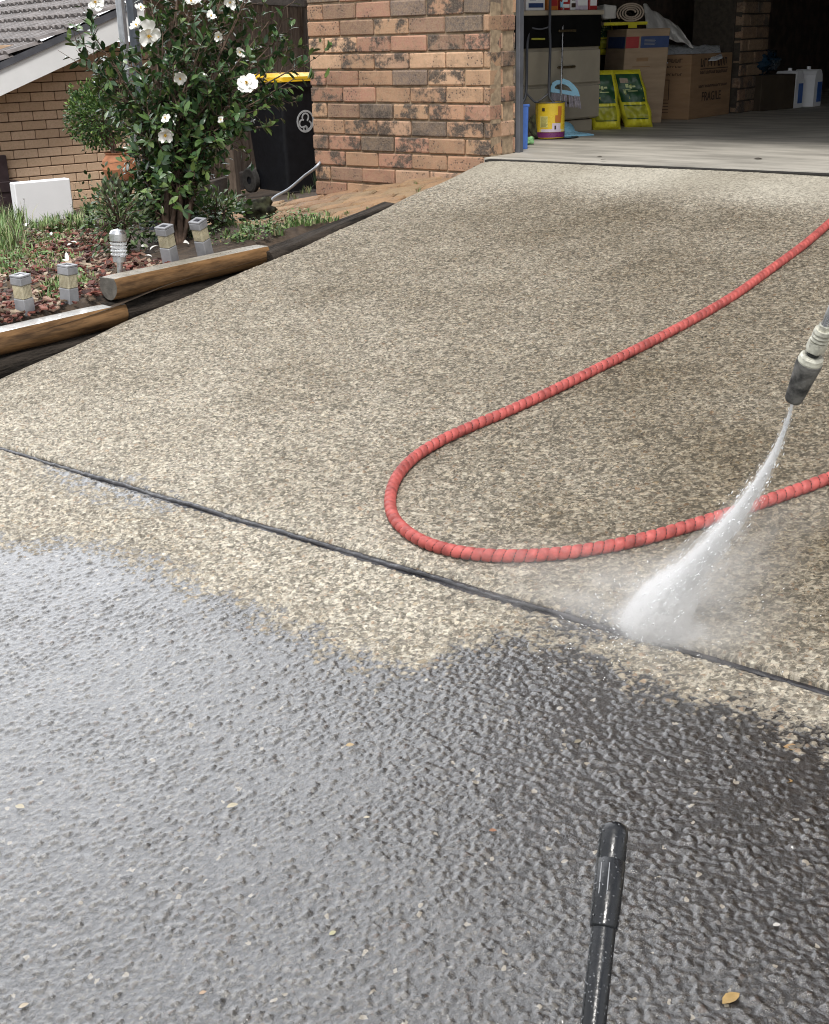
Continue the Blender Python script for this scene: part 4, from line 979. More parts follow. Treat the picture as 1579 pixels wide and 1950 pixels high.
# fallen petals
for i, (u, v, s_, lab) in enumerate(((95, 457, 9, 'white fallen petals on the red bark, nearest the white box'), (142, 470, 11, 'white fallen petals on the red bark, in the middle of the bed'), (284, 484, 10, 'white fallen petals between the round light and the square light'),
                           (296, 492, 9, 'pinkish fallen petal against the back of the grey-ended log'), (342, 462, 7, 'small white petal between the two open-capped lights'), (360, 470, 8, 'white crumpled petal left of the rightmost solar light'), (50, 435, 9, 'white petal lying below the white box'))):
    m_ = MB(); g = ongarden(u, v)+np.array([0, 0, .015])
    for k in range(2):
        d = unit(np.array([rng.normal(), rng.normal(), .25])); leaf(m_, g+rv(.008), d, unit(np.array([rng.normal(0, .4), rng.normal(0, .4), 1])), s_*2.0*depth(g)/F0, s_*1.3*depth(g)/F0, (1, 1, 1, 1), fold=.5)
    tag(m_.build('fallen_petal', M['petal']), lab, 'petal', 'fallen petals in the garden bed')
g = onx(127, 500, -.17)
m_ = MB(); leaf(m_, g+np.array([.01, 0, .006]), unit(np.array([-.2, 0, 1.])), np.array([1., -1, .2]), .035, .016, (1, 1, 1, 1), fold=.6); leaf(m_, g+np.array([.0, 0, .006]), unit(np.array([-1, 0, .2])), np.array([0, 0, 1.]), .03, .018, (1, 1, 1, 1), fold=.3)
tag(m_.build('fallen_petal', M['petal']), 'white petal standing on the cap of a square solar light', 'petal', 'fallen petals in the garden bed')

# ================================================================== RED HOSE
hp = [(1680, 345), (1620, 398), (1579, 432), (1530, 474), (1460, 526), (1400, 569), (1330, 611), (1250, 654), (1170, 694), (1100, 729), (1030, 763), (960, 795), (900, 820), (840, 848), (790, 880), (757, 917), (744, 955), (748, 990), (770, 1018), (808, 1042),
      (862, 1059), (930, 1068), (1000, 1069), (1080, 1063), (1160, 1051), (1240, 1033), (1320, 1010), (1400, 985), (1480, 957), (1579, 921), (1660, 890), (1760, 850)]
rh = .0150
HP = [ondrive(u, v, 0) for u, v in hp]
HP = [np.array([p[0], p[1], dz(p[1])+rh*.93]) for p in HP]
path, s_arr = resample(catmull(HP, 12), .0026)
hose = thing('pressure_hose', HP[16], 'red spiral-wrapped hose lying in a long loop on the driveway', 'hose')
m_ = MB(); m_.tube(path[::4], rh*.78, 12); m_.build('inner_hose', M['hosein'], hose)
Ltot = s_arr[-1]; pitch = .0245; nA = 20; nB = 6
tg = np.gradient(path, axis=0); tg /= np.linalg.norm(tg, axis=1)[:, None]
side_ = np.cross(tg, (0, 0, 1)); side_ /= np.linalg.norm(side_, axis=1)[:, None]; upp = np.cross(side_, tg)
turns = int(Ltot/pitch)-1; aa = np.arange(0, turns*nA+1); vs = []
for a in aa:
    th = 2*math.pi*a/nA
    for b in range(nB+1):
        q = b/nB; s__ = pitch*(a/nA)+q*pitch*.955; i = min(len(path)-1, max(0, int(s__/Ltot*(len(path)-1))))
        rr_ = rh*(.80+.22*math.sqrt(max(0, 1-(2*q-1)**4)))
        vs.append(path[i]+side_[i]*math.cos(th)*rr_+upp[i]*math.sin(th)*rr_)
m_ = MB(); k = nB+1
m_.add(vs, [(a*k+b, (a+1)*k+b, (a+1)*k+b+1, a*k+b+1) for a in range(len(aa)-1) for b in range(nB)], smooth=True)
m_.build('spiral_guard', M['hose'], hose)

# ================================================================== PRESSURE WASHER LANCE (held from outside the frame)
D0, D1 = 2.05, 1.93
tip = atd(1511, 762, D0); top_ = atd(1584, 592, D1)
ax = unit(top_-tip); L = np.linalg.norm(top_-tip); s_ = 2.0/F0
lance = thing('spray_lance', tip, 'pressure washer lance with a worn black nozzle entering at the right edge', 'lance')
def lt(pr, name, mat, n=28): m_ = MB(); m_.lathe([(a*s_, b*s_) for a, b in pr], tip, ax, n); return m_.build(name, mat, lance)
lt([(0, 6), (8, 6), (9, 0), (16, 0), (17.5, 4), (19, 20), (23.5, 70), (25, 84), (25, 92), (0, 92)], 'nozzle', M['blackworn'])
lt([(0, 92.2), (23.5, 92.2), (24, 95), (22.5, 104), (19, 108), (0, 108)], 'nozzle_collar', M['brass'])
lt([(0, 108.2), (12, 108.2), (12, 118), (0, 118)], 'seal_ring', M['black'])
lt([(0, 118.2), (18.5, 118.2), (19, 120), (18.5, 140), (0, 140)], 'coupling', M['brass'], 6)
lt([(0, 140.2), (15, 140.2), (17, 143), (15.5, 147), (17, 151), (15.5, 155), (17, 159), (16, 166), (0, 166)], 'threaded_adapter', M['brass'])
lt([(0, 166.2), (12, 166.2), (12, 176), (0, 176)], 'nipple', M['brass'], 6)
lt([(0, 176.2), (9, 176.2), (9, 900), (0, 900)], 'shaft', M['steel'])
# water jet -----------------------------------------------------------
jp = [(1511, 764), (1495, 815), (1470, 875), (1434, 938), (1390, 1000), (1342, 1060), (1294, 1115), (1256, 1160), (1238, 1192)]
gd = ondrive(1234, 1196); Dg = depth(gd)
jw = [3.2, 6, 11, 17, 25, 33, 41, 47, 51]
JP = [atd(u, v, D0+(Dg-D0)*(i/(len(jp)-1))**1.0) for i, (u, v) in enumerate(jp)]
JP.append(JP[-1]+(JP[-1]-JP[-2])*2.2); jw = jw+[54]
JC = catmull(JP, 6); JR = np.interp(np.linspace(0, len(jw)-1, len(JC)), range(len(jw)), jw)*Dg/F0
jet = thing('water_jet', tip, 'white jet of water blasting from the nozzle onto the driveway joint', 'water')
def vol_mat(name, dens, col=(1, 1, 1), noise_scale=None, lo=.35, hi=.65, aniso=.2):
    m = bpy.data.materials.new(name); m.use_nodes = True; t = m.node_tree; t.nodes.clear()
    o = t.nodes.new('ShaderNodeOutputMaterial'); v = t.nodes.new('ShaderNodeVolumePrincipled'); t.links.new(v.outputs[0], o.inputs['Volume'])
    v.inputs['Color'].default_value = (*col, 1); v.inputs['Anisotropy'].default_value = aniso
    if noise_scale:
        c = coords(t); n = noise(t, c, noise_scale, 4, .6); t.links.new(mrange(t, n, lo, hi, 0.0, dens), v.inputs['Density'])
    else: v.inputs['Density'].default_value = dens
    return m
for (nm, k_, dn_, ns) in (('jet_core', .32, 500, None), ('jet_body', .58, 220, None), ('jet_sheath', .80, 50, 30), ('jet_veil', 1.0, 13, 24), ('jet_haze', 1.4, 5, 18)):
    m_ = MB(); rr_ = [max(.0012, r_*k_) for r_ in JR]
    m_.tube(JC, rr_, 20); m_.build(nm, vol_mat(nm, dn_, noise_scale=ns), jet)
def puff(name, c, ax3, dens, ns, p=1.5):
    """ball of spray thinning smoothly to nothing at its skin"""
    import bmesh
    me = bpy.data.meshes.new(name); bm = bmesh.new(); bmesh.ops.create_icosphere(bm, subdivisions=3, radius=1); bm.to_mesh(me); bm.free()
    m = bpy.data.materials.new(name); m.use_nodes = True; t = m.node_tree; t.nodes.clear()
    o = t.nodes.new('ShaderNodeOutputMaterial'); v = t.nodes.new('ShaderNodeVolumePrincipled'); t.links.new(v.outputs[0], o.inputs['Volume']); v.inputs['Color'].default_value = (1, 1, 1, 1); v.inputs['Anisotropy'].default_value = .2
    cc = coords(t); ln = N(t, 'ShaderNodeVectorMath', operation='LENGTH'); t.links.new(cc, ln.inputs[0])
    f = mth(t, 'POWER', mth(t, 'SUBTRACT', 1.0, ln.outputs['Value'], clamp=True), p)
    n = mrange(t, noise(t, cc, ns, 4, .6), .38, .60, .04, 1.0)
    t.links.new(mth(t, 'MULTIPLY', mth(t, 'MULTIPLY', f, n), dens), v.inputs['Density'])
    me.materials.append(m); o2 = bpy.data.objects.new(name, me); COL.objects.link(o2)
    A3 = np.array(ax3); c = np.array(c)
    o2.matrix_world = Matrix([[*(float(A3[j][i]) for j in range(3)), float(c[i])] for i in range(3)]+[[0, 0, 0, 1]])
    o2.parent = jet; o2.matrix_parent_inverse = jet.matrix_world.inverted(); return o2
gx = np.array([1, 0, 0]); gy = np.array([0, math.cos(math.atan(SL)), math.sin(math.atan(SL))]); gz = np.cross(gx, gy)
jd = unit(JP[-1]-JP[4]); jn = unit(np.cross(jd, CAM-JP[-1]))
ju = unit(np.cross(jd, jn)); puff('splash_burst', gd-jd*.045, [jd*.15, jn*.062, ju*.062], 620, 7, 1.1); puff('splash_fan', gd+gz*.008+gx*.03, [gx*.13, gy*.06, gz*.03], 200, 6, 1.3)
puff('splash_mist', gd+gz*.03+gx*.05+gy*.03, [gx*.28, gy*.24, gz*.14], 11, 3)
q = atd(1375, 1085, (D0+Dg)/2+.12); puff('drifting_mist', q, [unit(JP[-1]-JP[3])*.30, jn*.12, unit(CAM-q)*.09], 10, 3)
q = ondrive(1100, 1150); puff('ground_mist', q+gz*.03, [gx*.36, gy*.20, gz*.09], 7, 2.5)
# droplets
m_ = MB(); wm = simple('water_drop', (.92, .94, .96), .1, .02, 20, 0)
def drop(p, r, st=None, k=1.0):
    st = np.array([0, 0, 1.]) if st is None else unit(st); a_ = unit(np.cross(st, (.3, .8, .1))); b_ = np.cross(st, a_)
    m_.add([p+st*r*k, p-st*r*k, p+a_*r, p+b_*r, p-a_*r, p-b_*r], [(0, 2, 3), (0, 3, 4), (0, 4, 5), (0, 5, 2), (1, 3, 2), (1, 4, 3), (1, 5, 4), (1, 2, 5)], 0, smooth=True)
for k in range(2600):
    i = int(random.random()**.6*(len(JC)-2)); t_ = unit(JC[i+1]-JC[i]); o_ = rv(.55)*JR[i]; p = JC[i]+(JC[i+1]-JC[i])*random.random()+o_
    if p[2] > dz(p[1])+.002: drop(p, random.uniform(.0004, .0011), t_, random.uniform(2, 6))
for k in range(700):
    d = unit(np.array([rng.normal(), rng.normal(), 0])); rr_ = abs(rng.normal(0, .10)); h_ = abs(rng.normal(0, .02))*math.exp(-rr_*4)
    p = gd+gx*d[0]*rr_+gy*d[1]*rr_+gz*(h_+.002); drop(p, random.uniform(.0005, .0014), d+np.array([0, 0, .6]), random.uniform(1, 4))
tag(m_.build('droplets', wm, jet), kind='stuff')
# runlets of beads on the ground by the hose
# ================================================================== BLACK WAND IN THE FOREGROUND
wt, wb_ = atd(1171, 1572, 1.36), atd(1129, 1960, 1.25)
ax = unit(wb_-wt); L = np.linalg.norm(wb_-wt)*1.25; s_ = 1.32/F0
wand = thing('black_wand', wb_, 'wet black plastic wand pointing up from the bottom edge', 'wand')
rr_ = unit(np.cross(ax, CAM-wt)); ff = np.cross(rr_, ax)
def wtube(pr, name, seg=8, mat=M['black'], par=None, n=40, sq=.12):
    m_ = MB(); vs = []
    for (r_, z_) in pr:
        for k in range(n):
            th = 2*math.pi*k/n; e = 1+sq*(abs(math.cos(4*th/2))**1-.5)*.35
            vs.append(wt+ax*z_*s_+(rr_*math.cos(th)+ff*math.sin(th))*r_*s_*e)
    m_.add(vs, [(i*n+k, i*n+(k+1) % n, (i+1)*n+(k+1) % n, (i+1)*n+k) for i in range(len(pr)-1) for k in range(n)], smooth=True)
    return m_.build(name, mat, par or wand)
hd = wtube([(0, -4), (12, -5), (20, -2), (25.5, 5), (27, 14), (27.5, 68), (26.8, 70), (26.8, 71.5), (27.8, 73), (27.5, 150), (26.5, 196), (25.5, 200), (22, 201)], 'head')
wtube([(22.0, 192), (22.8, 202), (22.8, 420), (23, 600)], 'tube')
for q in (2, 17):
    m_ = MB()
    for (z0, z1) in ((82, 142),):
        p0 = wt+ax*z0*s_+rr_*(q)*s_+ff*math.sqrt(27.6**2-q*q)*s_; p1 = wt+ax*z1*s_+rr_*(q-1)*s_+ff*math.sqrt(27.6**2-q*q)*s_
        # make sure the rib faces the camera
        if (p0-wt)@(CAM-wt) < 0: p0 = p0-2*ff*math.sqrt(27.6**2-q*q)*s_; p1 = p1-2*ff*math.sqrt(27.6**2-q*q)*s_
        m_.tube([p0, (p0+p1)/2, p1], [.0006, .0009, .0006], 8)
    m_.build('rib', M['lightgrey'] if q else M['black'], wand)
# side slot near the tip
m_ = MB(); 
for z_ in (12, 24, 36): m_.tube([wt+ax*z_*s_+rr_*27*s_-ff*6*s_, wt+ax*z_*s_+rr_*27.6*s_+ff*6*s_], .0012, 8)
m_.build('grip_ridge', M['black'], hd)
# water beads on the wand
m_ = MB(); wdrop = simple('bead', (.06, .065, .075), .06, .1, 20, 0, Transmission_Weight=.4)
fs_ = 1 if (ff@(CAM-wt)) > 0 else -1
for k in range(110):
    z_ = random.uniform(0, 390); th = random.uniform(-1.3, 1.3); r0 = 27.6 if z_ < 198 else 22.9; p = wt+ax*z_*s_+(rr_*math.sin(th)+ff*fs_*math.cos(th))*r0*s_; m_.lathe([(0, .0009), (.0007, .0006), (.0011, 0)], p, (rr_*math.sin(th)+ff*fs_*math.cos(th)), 7)
tag(m_.build('water_beads', wdrop, wand), kind='stuff')

# ================================================================== LEAVES ON THE DRIVEWAY
lv = [(1395, 1903, 26, (.55, .36, .13), 'large yellow-brown leaf on wet concrete right of the black wand'), (1512, 1428, 20, (.48, .30, .14), 'brown leaf in the dark wet patch below the joint, at the right'), (1502, 1491, 12, (.42, .26, .10), 'small brown leaf below the other brown leaf at the right'),
      (668, 1422, 10, (.60, .45, .25), 'small tan leaf fleck in the middle of the wet concrete'), (445, 1537, 14, (.62, .54, .38), 'pale tan leaf piece on the wet concrete, left of centre'), (388, 1894, 9, (.60, .42, .28), 'pinkish leaf scrap near the bottom, left of the tan leaf on its right'),
      (635, 1780, 9, (.62, .58, .36), 'small pale yellow leaf scrap low in the middle'), (1102, 1415, 10, (.30, .26, .18), 'thin olive leaf in the dark wet patch, middle right'), (48, 1918, 12, (.66, .55, .40), 'cream leaf scrap in the bottom left corner'), (40, 1540, 13, (.62, .55, .40), 'pale straw leaf at the left edge of the wet concrete'),
      (700, 1560, 8, (.62, .55, .42), 'tiny cream leaf scrap in the centre of the wet concrete'), (940, 1585, 9, (.36, .16, .08), 'tiny reddish leaf left of the wand tip'), (1480, 1765, 9, (.75, .72, .66), 'tiny white chip of shell near the right edge'), (1150, 308, 7, (.12, .08, .05), 'small dark leaf on the pale strip before the garage'),
      (1446, 302, 10, (.05, .04, .03), 'dark dead leaf on the garage floor'), (1143, 298, 6, (.06, .05, .03), 'tiny dark leaf on the garage floor near the threshold')]
for (u, v, s_, c_, lab) in lv:
    onf = v < 306
    g = onz(u, v, .004) if onf else ondrive(u, v, 0)
    if not onf: g[2] = dz(g[1])+.004
    D_ = depth(g); m_ = MB(); th = random.uniform(-.6, .6); d = unit(rt*math.cos(th)+np.cross((0, 0, 1), rt)*math.sin(th)); d = np.array([d[0], d[1], d[1]*SL if not onf else 0]); p0 = g-d*s_*D_/F0
    s_ *= .85; c_ = tuple(q*.62 for q in c_); leaf(m_, p0, d, np.array([rng.normal(0, .1), -.1, 1]), 2*s_*D_/F0, 1.2*s_*D_/F0, (*c_, 1), fold=.25, droop=.04)
    tag(m_.build('fallen_leaf', simple('leaf_litter', (1, 1, 1), .45, .25, 60, .3, 150, attr=True)), lab, 'leaf', 'leaves scattered on the driveway')

# ================================================================== GARAGE CONTENTS
up_ = np.array([0, 0, 1.])
def boxT(o, ang, lean=0.0, leanx=0.0):
    a_ = np.array([math.sin(ang), math.cos(ang), 0]); n_ = np.array([math.cos(ang), -math.sin(ang), 0]); o = np.array(o, float)
    u_ = unit(up_-n_*math.tan(lean)+a_*math.tan(leanx))
    return lambda p: o+a_*p[0]+n_*p[1]+u_*p[2]      # along wall, outwards from wall, up
# --- drawer cabinet
CQ = onz(1141, 248, 0); ca = R(13); cT = boxT(CQ, ca); sC = depth(CQ)/F0
cab = thing('drawer_cabinet', CQ, 'beige drawer cabinet with a black top drawer beside the garage opening', 'cabinet')
def zc_(v): return (248-v)*sC*1.0/math.cos(PIT)*.985
ztop = zc_(47)
m_ = MB(); m_.cbox((-1.15, -.45, zc_(226)), (.0, -.02, ztop-.03), .004, T=cT); m_.build('carcass', M['cabinet'], cab)
m_ = MB(); m_.cbox((-1.13, -.43, 0), (-.03, -.035, zc_(228)), .003, T=cT); m_.build('plinth', M['cabinet'], cab)
m_ = MB(); m_.cbox((-1.17, -.46, ztop-.028), (.01, .012, ztop), .004, T=cT); m_.build('shelf_top', M['cabtop'], cab)
for (v0, v1, mt) in ((54, 106, 'cabblack'), (111, 165, 'cabinet'), (170, 224, 'cabinet')):
    for (x0, x1) in ((-1.14, -.005),):
        m_ = MB(); m_.cbox((x0, -.018, zc_(v1)), (x1, .0, zc_(v0)), .004, T=cT); dr = m_.build('drawer', M[mt], cab)
        zh = (zc_(v0)+zc_(v1))/2+.0; xh = -.32
        m_ = MB(); m_.cbox((xh-.075, .010, zh-.006), (xh+.075, .020, zh+.008), .003, T=cT); m_.cbox((xh-.07, .001, zh-.004), (xh-.055, .012, zh+.004), .001, T=cT); m_.cbox((xh+.055, .001, zh-.004), (xh+.07, .012, zh+.004), .001, T=cT)
        m_.build('handle', M['handle'], dr)
# --- cartons along the shelf
def along(u):   # distance along the cabinet front at which column u falls
    best = min(np.linspace(-1.2, .1, 400), key=lambda a_: abs(px_u(cT((a_, 0, ztop)))-u)); return best
def px_u(P): q = np.array(P)-CAM; return W0/2+F0*(q@rt)/(q@fw)
its = [(975, 1006, .30, 'orange', None, 'orange box on the cabinet top behind the metal door track'), (1010, 1046, .155, 'whiteplastic', 'blue', 'white and blue printed carton behind the grey trolley frame'), (1050, 1071, .24, 'orange', 'red', 'orange and red box behind the broom handle'),
       (1076, 1093, .13, 'red', 'whiteplastic', 'small red and white packet right of the broom handle'), (1094, 1104, .15, 'whiteplastic', 'ink', 'narrow white bottle-like packet beside the white carton'), (1105, 1128, .25, 'lilac', 'whiteplastic', 'tall white carton with grey bands'), (1129, 1145, .24, 'red', 'whiteplastic', 'dark red box at the cabinet end')]
for (u0, u1, h_, c0, c1, lab) in its:
    a0, a1 = along(u0), along(u1); o_ = cT((a0, -.03, ztop+.001)); T = boxT(o_, ca)
    r_ = thing('carton', o_, lab, 'carton', 'packets standing on the cabinet'); wd_ = (a1-a0)*.96
    m_ = MB(); m_.cbox((0, -.14, 0), (wd_, 0, h_), .003, T=T); m_.build('body', M[c0], r_)
    if c1:
        m_ = MB(); m_.cbox((wd_*.1, .0006, h_*.10), (wd_*.9, .0022, h_*.26), .0004, T=T)
        for k in range(4): m_.cbox((wd_*.15, .0006, h_*(.36+.13*k)), (wd_*random.uniform(.5, .85), .0022, h_*(.36+.13*k)+.012), .0004, T=T)
        m_.build('printed_label', M[c1], r_)
# --- folded trolley frame
DT = depth(cT((along(1025), 0, .3)))-.14; tro = thing('folded_trolley', atd(1025, 255, DT), 'folded grey tubular trolley frame leaning against the cabinet', 'trolley')
tp = lambda u, v, d=0: atd(u, v, DT+d)
for pts_, r_, nm in (([(1012, -60), (1009, 0), (1008, 52), (1004, 90), (1002, 176), (992, 205), (990, 262)], .0085, 'side_tube'), ([(1049, -60), (1048, 0), (1047, 52), (1048, 90), (1046, 178), (1056, 200), (1060, 255)], .0085, 'side_tube'),
                     ([(1003, 177), (1012, 188), (1020, 194), (1030, 190), (1045, 178)], .006, 'brace'), ([(1006, 50), (1018, 54), (1032, 55), (1048, 50)], .005, 'crossbar'), ([(994, 72), (994, 150), (992, 200)], .004, 'rear_tube')):
    m_ = MB(); m_.tube(catmull([tp(*q) for q in pts_], 6), r_, 12); m_.build(nm, M['tube'], tro)
m_ = MB(); m_.tube([tp(1012, 74, .02), tp(1038, 74, .02)], .006, 8); m_.build('spacer_bar', M['olive'], tro)
# --- long handled dustpan, brush
DP = depth(cT((along(1075), 0, .3)))-.12
dp = thing('long_dustpan', atd(1090, 262, DP), 'light blue dustpan on a long silver pole beside the paint tin', 'dustpan')
m_ = MB(); m_.tube([atd(1075, -60, DP), atd(1073, 18, DP), atd(1067, 235, DP)], .0055, 12); m_.build('pole', M['steel'], dp)
m_ = MB(); m_.tube([atd(1071, -50, DP-.01), atd(1070, 2, DP-.01), atd(1069, 14, DP-.01)], [.013, .013, .008], 12); m_.build('grip', M['ltblue'], dp)
pp = [(1070, 236), (1078, 233), (1115, 233), (1121, 238), (1132, 258), (1072, 261)]
m_ = MB(); o_ = onz(1075, 262, 0); e1 = onz(1131, 258, 0)-o_; w_ = np.linalg.norm(e1); e1 /= w_; e2 = np.cross(up_, e1); sP = DP/F0
prof = [(0, .001), (.05, .004), (.11, .01), (.15, .03), (.165, .065), (.155, .075), (.14, .035), (.1, .016), (.05, .010), (0, .006)]
a3 = [o_+e1*.0+e2*y_+up_*z_ for y_, z_ in prof]
n_ = 14; vs = []; 
for i in range(n_+1):
    t_ = i/n_; bulge = math.sin(math.pi*min(1, max(0, t_)))**.5
    for y_, z_ in prof: vs.append(o_+e1*(w_*(t_ if y_ < .06 else .04+t_*.80))+e2*y_+up_*z_*(.35+.65*bulge if z_ > .02 else 1)*1.1)
k = len(prof); m_.add(vs, [(i*k+j, i*k+(j+1) % k, (i+1)*k+(j+1) % k, (i+1)*k+j) for i in range(n_) for j in range(k)]+[tuple(range(k)), tuple(range(n_*k, n_*k+k))[::-1]], smooth=True)
m_.build('pan', M['ltblue'], dp)
br = thing('broom_head', atd(1076, 170, DP+.05), 'light blue broom head with a loop handle and grey bristles hanging by the pole', 'broom')
def bp(zx, zy, d=.03): return atd(985+zx/9.023, 130+zy/9.023, DP+d)
outer = [(575, 410), (580, 320), (610, 240), (680, 205), (770, 195), (790, 172), (830, 190), (900, 215), (980, 285), (1045, 370), (1080, 480), (1000, 482), (860, 452), (700, 425)]
inner = [(640, 350), (650, 310), (690, 280), (760, 265), (830, 280), (890, 320), (945, 395), (860, 380), (740, 365), (650, 352)]
m_ = MB(); vd = unit(CAM-atd(1076, 170, DP))*.022
def strip(A, B, m_, dv):
    n_ = 60
    def rs(P):
        P = [np.array(p, float) for p in P]+[np.array(P[0], float)]; L_ = np.r_[0, np.cumsum([np.linalg.norm(P[i+1]-P[i]) for i in range(len(P)-1)])]; s__ = np.linspace(0, L_[-1], n_+1)[:-1]
        P = np.array(P); return np.stack([np.interp(s__, L_, P[:, 0]), np.interp(s__, L_, P[:, 1])], 1)
    a_ = rs(A); b2 = rs(B); a_c = b2.mean(0)
    # match by angle
    ang_ = lambda P: np.arctan2(P[:, 1]-a_c[1], P[:, 0]-a_c[0]); b2 = np.array([b2[np.argmin(np.abs(np.angle(np.exp(1j*(ang_(b2)-t_)))))] for t_ in ang_(a_)])
    vo = [bp(*p) for p in a_]; vi = [bp(*p) for p in b2]; vs = vo+vi+[p+dv for p in vo]+[p+dv for p in vi]
    for i in range(n_):
        j = (i+1) % n_; m_.add([vs[i], vs[j], vs[n_+j], vs[n_+i], vs[2*n_+i], vs[2*n_+j], vs[3*n_+j], vs[3*n_+i]], [(0, 3, 2, 1), (4, 5, 6, 7), (0, 1, 5, 4), (3, 7, 6, 2)])
strip(outer, inner, m_, vd); m_.build('head', M['ltblue'], br)
m_ = MB()
for i in range(150):
    t_ = random.random(); x0 = 585+t_*485; y0 = 405+t_*70; x1 = x0+(t_-.4)*50+random.uniform(-8, 8); y1 = 615+t_*75+random.uniform(-25, 12); d_ = random.uniform(.008, .03)
    m_.tube([bp(x0, y0, d_), bp((x0+x1)/2, (y0+y1)/2, d_), bp(x1, y1, d_)], [.0012, .0013, .0008], 4)
m_.build('bristles', M['bristle'], br)
# --- paint tin
tb = onz(1047, 266, 0); Dt = depth(tb); rt_ = 28*Dt/F0; tb = tb+unit(np.array([tb[0]-CAM[0], tb[1]-CAM[1], 0]))*rt_; ht = 64*Dt/F0/math.cos(PIT)*.93
tb[2] = .008
tin = thing('paint_tin', tb, 'yellow paint tin with a purple band standing on a black plate', 'tin')
m_ = MB(); m_.lathe([(0, 0), (rt_, 0), (rt_, ht), (rt_*.9, ht), (rt_*.88, ht-.006), (0, ht-.006)], tb, (0, 0, 1), 48); m_.build('can', M['tinyellow'], tin)
m_ = MB(); m_.lathe([(rt_+.0015, .004), (rt_+.0015, .034)], tb, (0, 0, 1), 48); m_.lathe([(rt_-.001, .034), (rt_+.0015, .034)], tb, (0, 0, 1), 48); m_.build('lower_band', M['purple'], tin)
m_ = MB(); m_.lathe([(rt_-.001, ht-.001), (rt_+.003, ht-.001), (rt_+.003, ht+.004), (rt_-.004, ht+.004), (rt_-.004, ht-.004)], tb, (0, 0, 1), 48); m_.build('rim', M['dksteel'], tin)
vdir = math.atan2(CAM[1]-tb[1], CAM[0]-tb[0])
def patch(m_, t0, t1, z0, z1, e=.002, n=8):   # patch on the tin's side, angles relative to the camera bearing, right positive
    vs = []
    for i in range(n+1):
        th = vdir+(t0+(t1-t0)*i/n)
        for z_ in (z0, z1): vs.append(tb+np.array([math.cos(th)*(rt_+e), math.sin(th)*(rt_+e), z_]))
    m_.add(vs, [(2*i, 2*i+2, 2*i+3, 2*i+1) for i in range(n)], smooth=True)
m_ = MB(); patch(m_, -.7, -.15, .062, .125); patch(m_, -.75, 1.2, .036, .05, .0022); m_.build('pale_panel', M['tinpale'], tin)
m_ = MB(); patch(m_, .15, .75, .045, .085, .003); patch(m_, -.6, .8, .036, .052, .0032); m_.build('white_panel', M['lilac'], tin)
m_ = MB()
for k in range(9): patch(m_, -.62, -.25+.05*(k % 3), .068+k*.006, .0695+k*.006, .003, 4)
patch(m_, .3, .42, .05, .072, .004, 3); patch(m_, -.55, -.35, ht-.045, ht-.028, .003, 4); patch(m_, -1.02, -.98, 0.04, ht-.004, .003, 2); m_.build('lettering', M['ink'], tin)
m_ = MB(); patch(m_, .35, .8, .09, .13, .003); patch(m_, .55, .85, .13, ht-.02, .003); m_.build('picture', M['orange'], tin)
# black plate
m_ = MB(); c_ = onz(1058, 264, 0)+np.array([-.03, .06, 0]); m_.lathe([(0, .001), (.13, .001), (.135, .004), (.13, .0065), (0, .0065)], c_, (0, 0, 1), 40)
tag(m_.build('floor_plate', M['black']), 'flat black round plate under the yellow paint tin', 'plate')
# black lid leaning behind tin
m_ = MB(); c_ = onz(1014, 268, 0)+np.array([-.03, .12, .075]); m_.lathe([(0, -.006), (.07, -.006), (.075, 0), (.07, .006), (.05, .004), (0, .004)], c_, unit(np.array([.8, -.5, .3])), 36)
tag(m_.build('black_disc', M['moss']), 'dark round disc leaning on the cabinet left of the paint tin', 'disc')
# blue bar
a = onz(996, 284, 0); D_ = depth(a); 
m_ = MB(); T = boxT(a, R(50), .0, .02); m_.cbox((-.02, -.012, 0), (.024, .012, 75*D_/F0/math.cos(PIT)), .003, T=T); m_.cbox((-.026, -.014, 75*D_/F0/math.cos(PIT)-.012), (.03, .014, 75*D_/F0/math.cos(PIT)+.002), .003, T=T)
tag(m_.build('blue_panel', M['bluepl']), 'narrow blue plastic panel standing at the door track', 'panel')
# green cloth
rock(onz(1007, 268, .02), .032, 'pale green crumpled cloth on the garage floor beside the paint tin', (1, 1.1, .65), 'greenpl', 'green_cloth')['category'] = 'cloth'

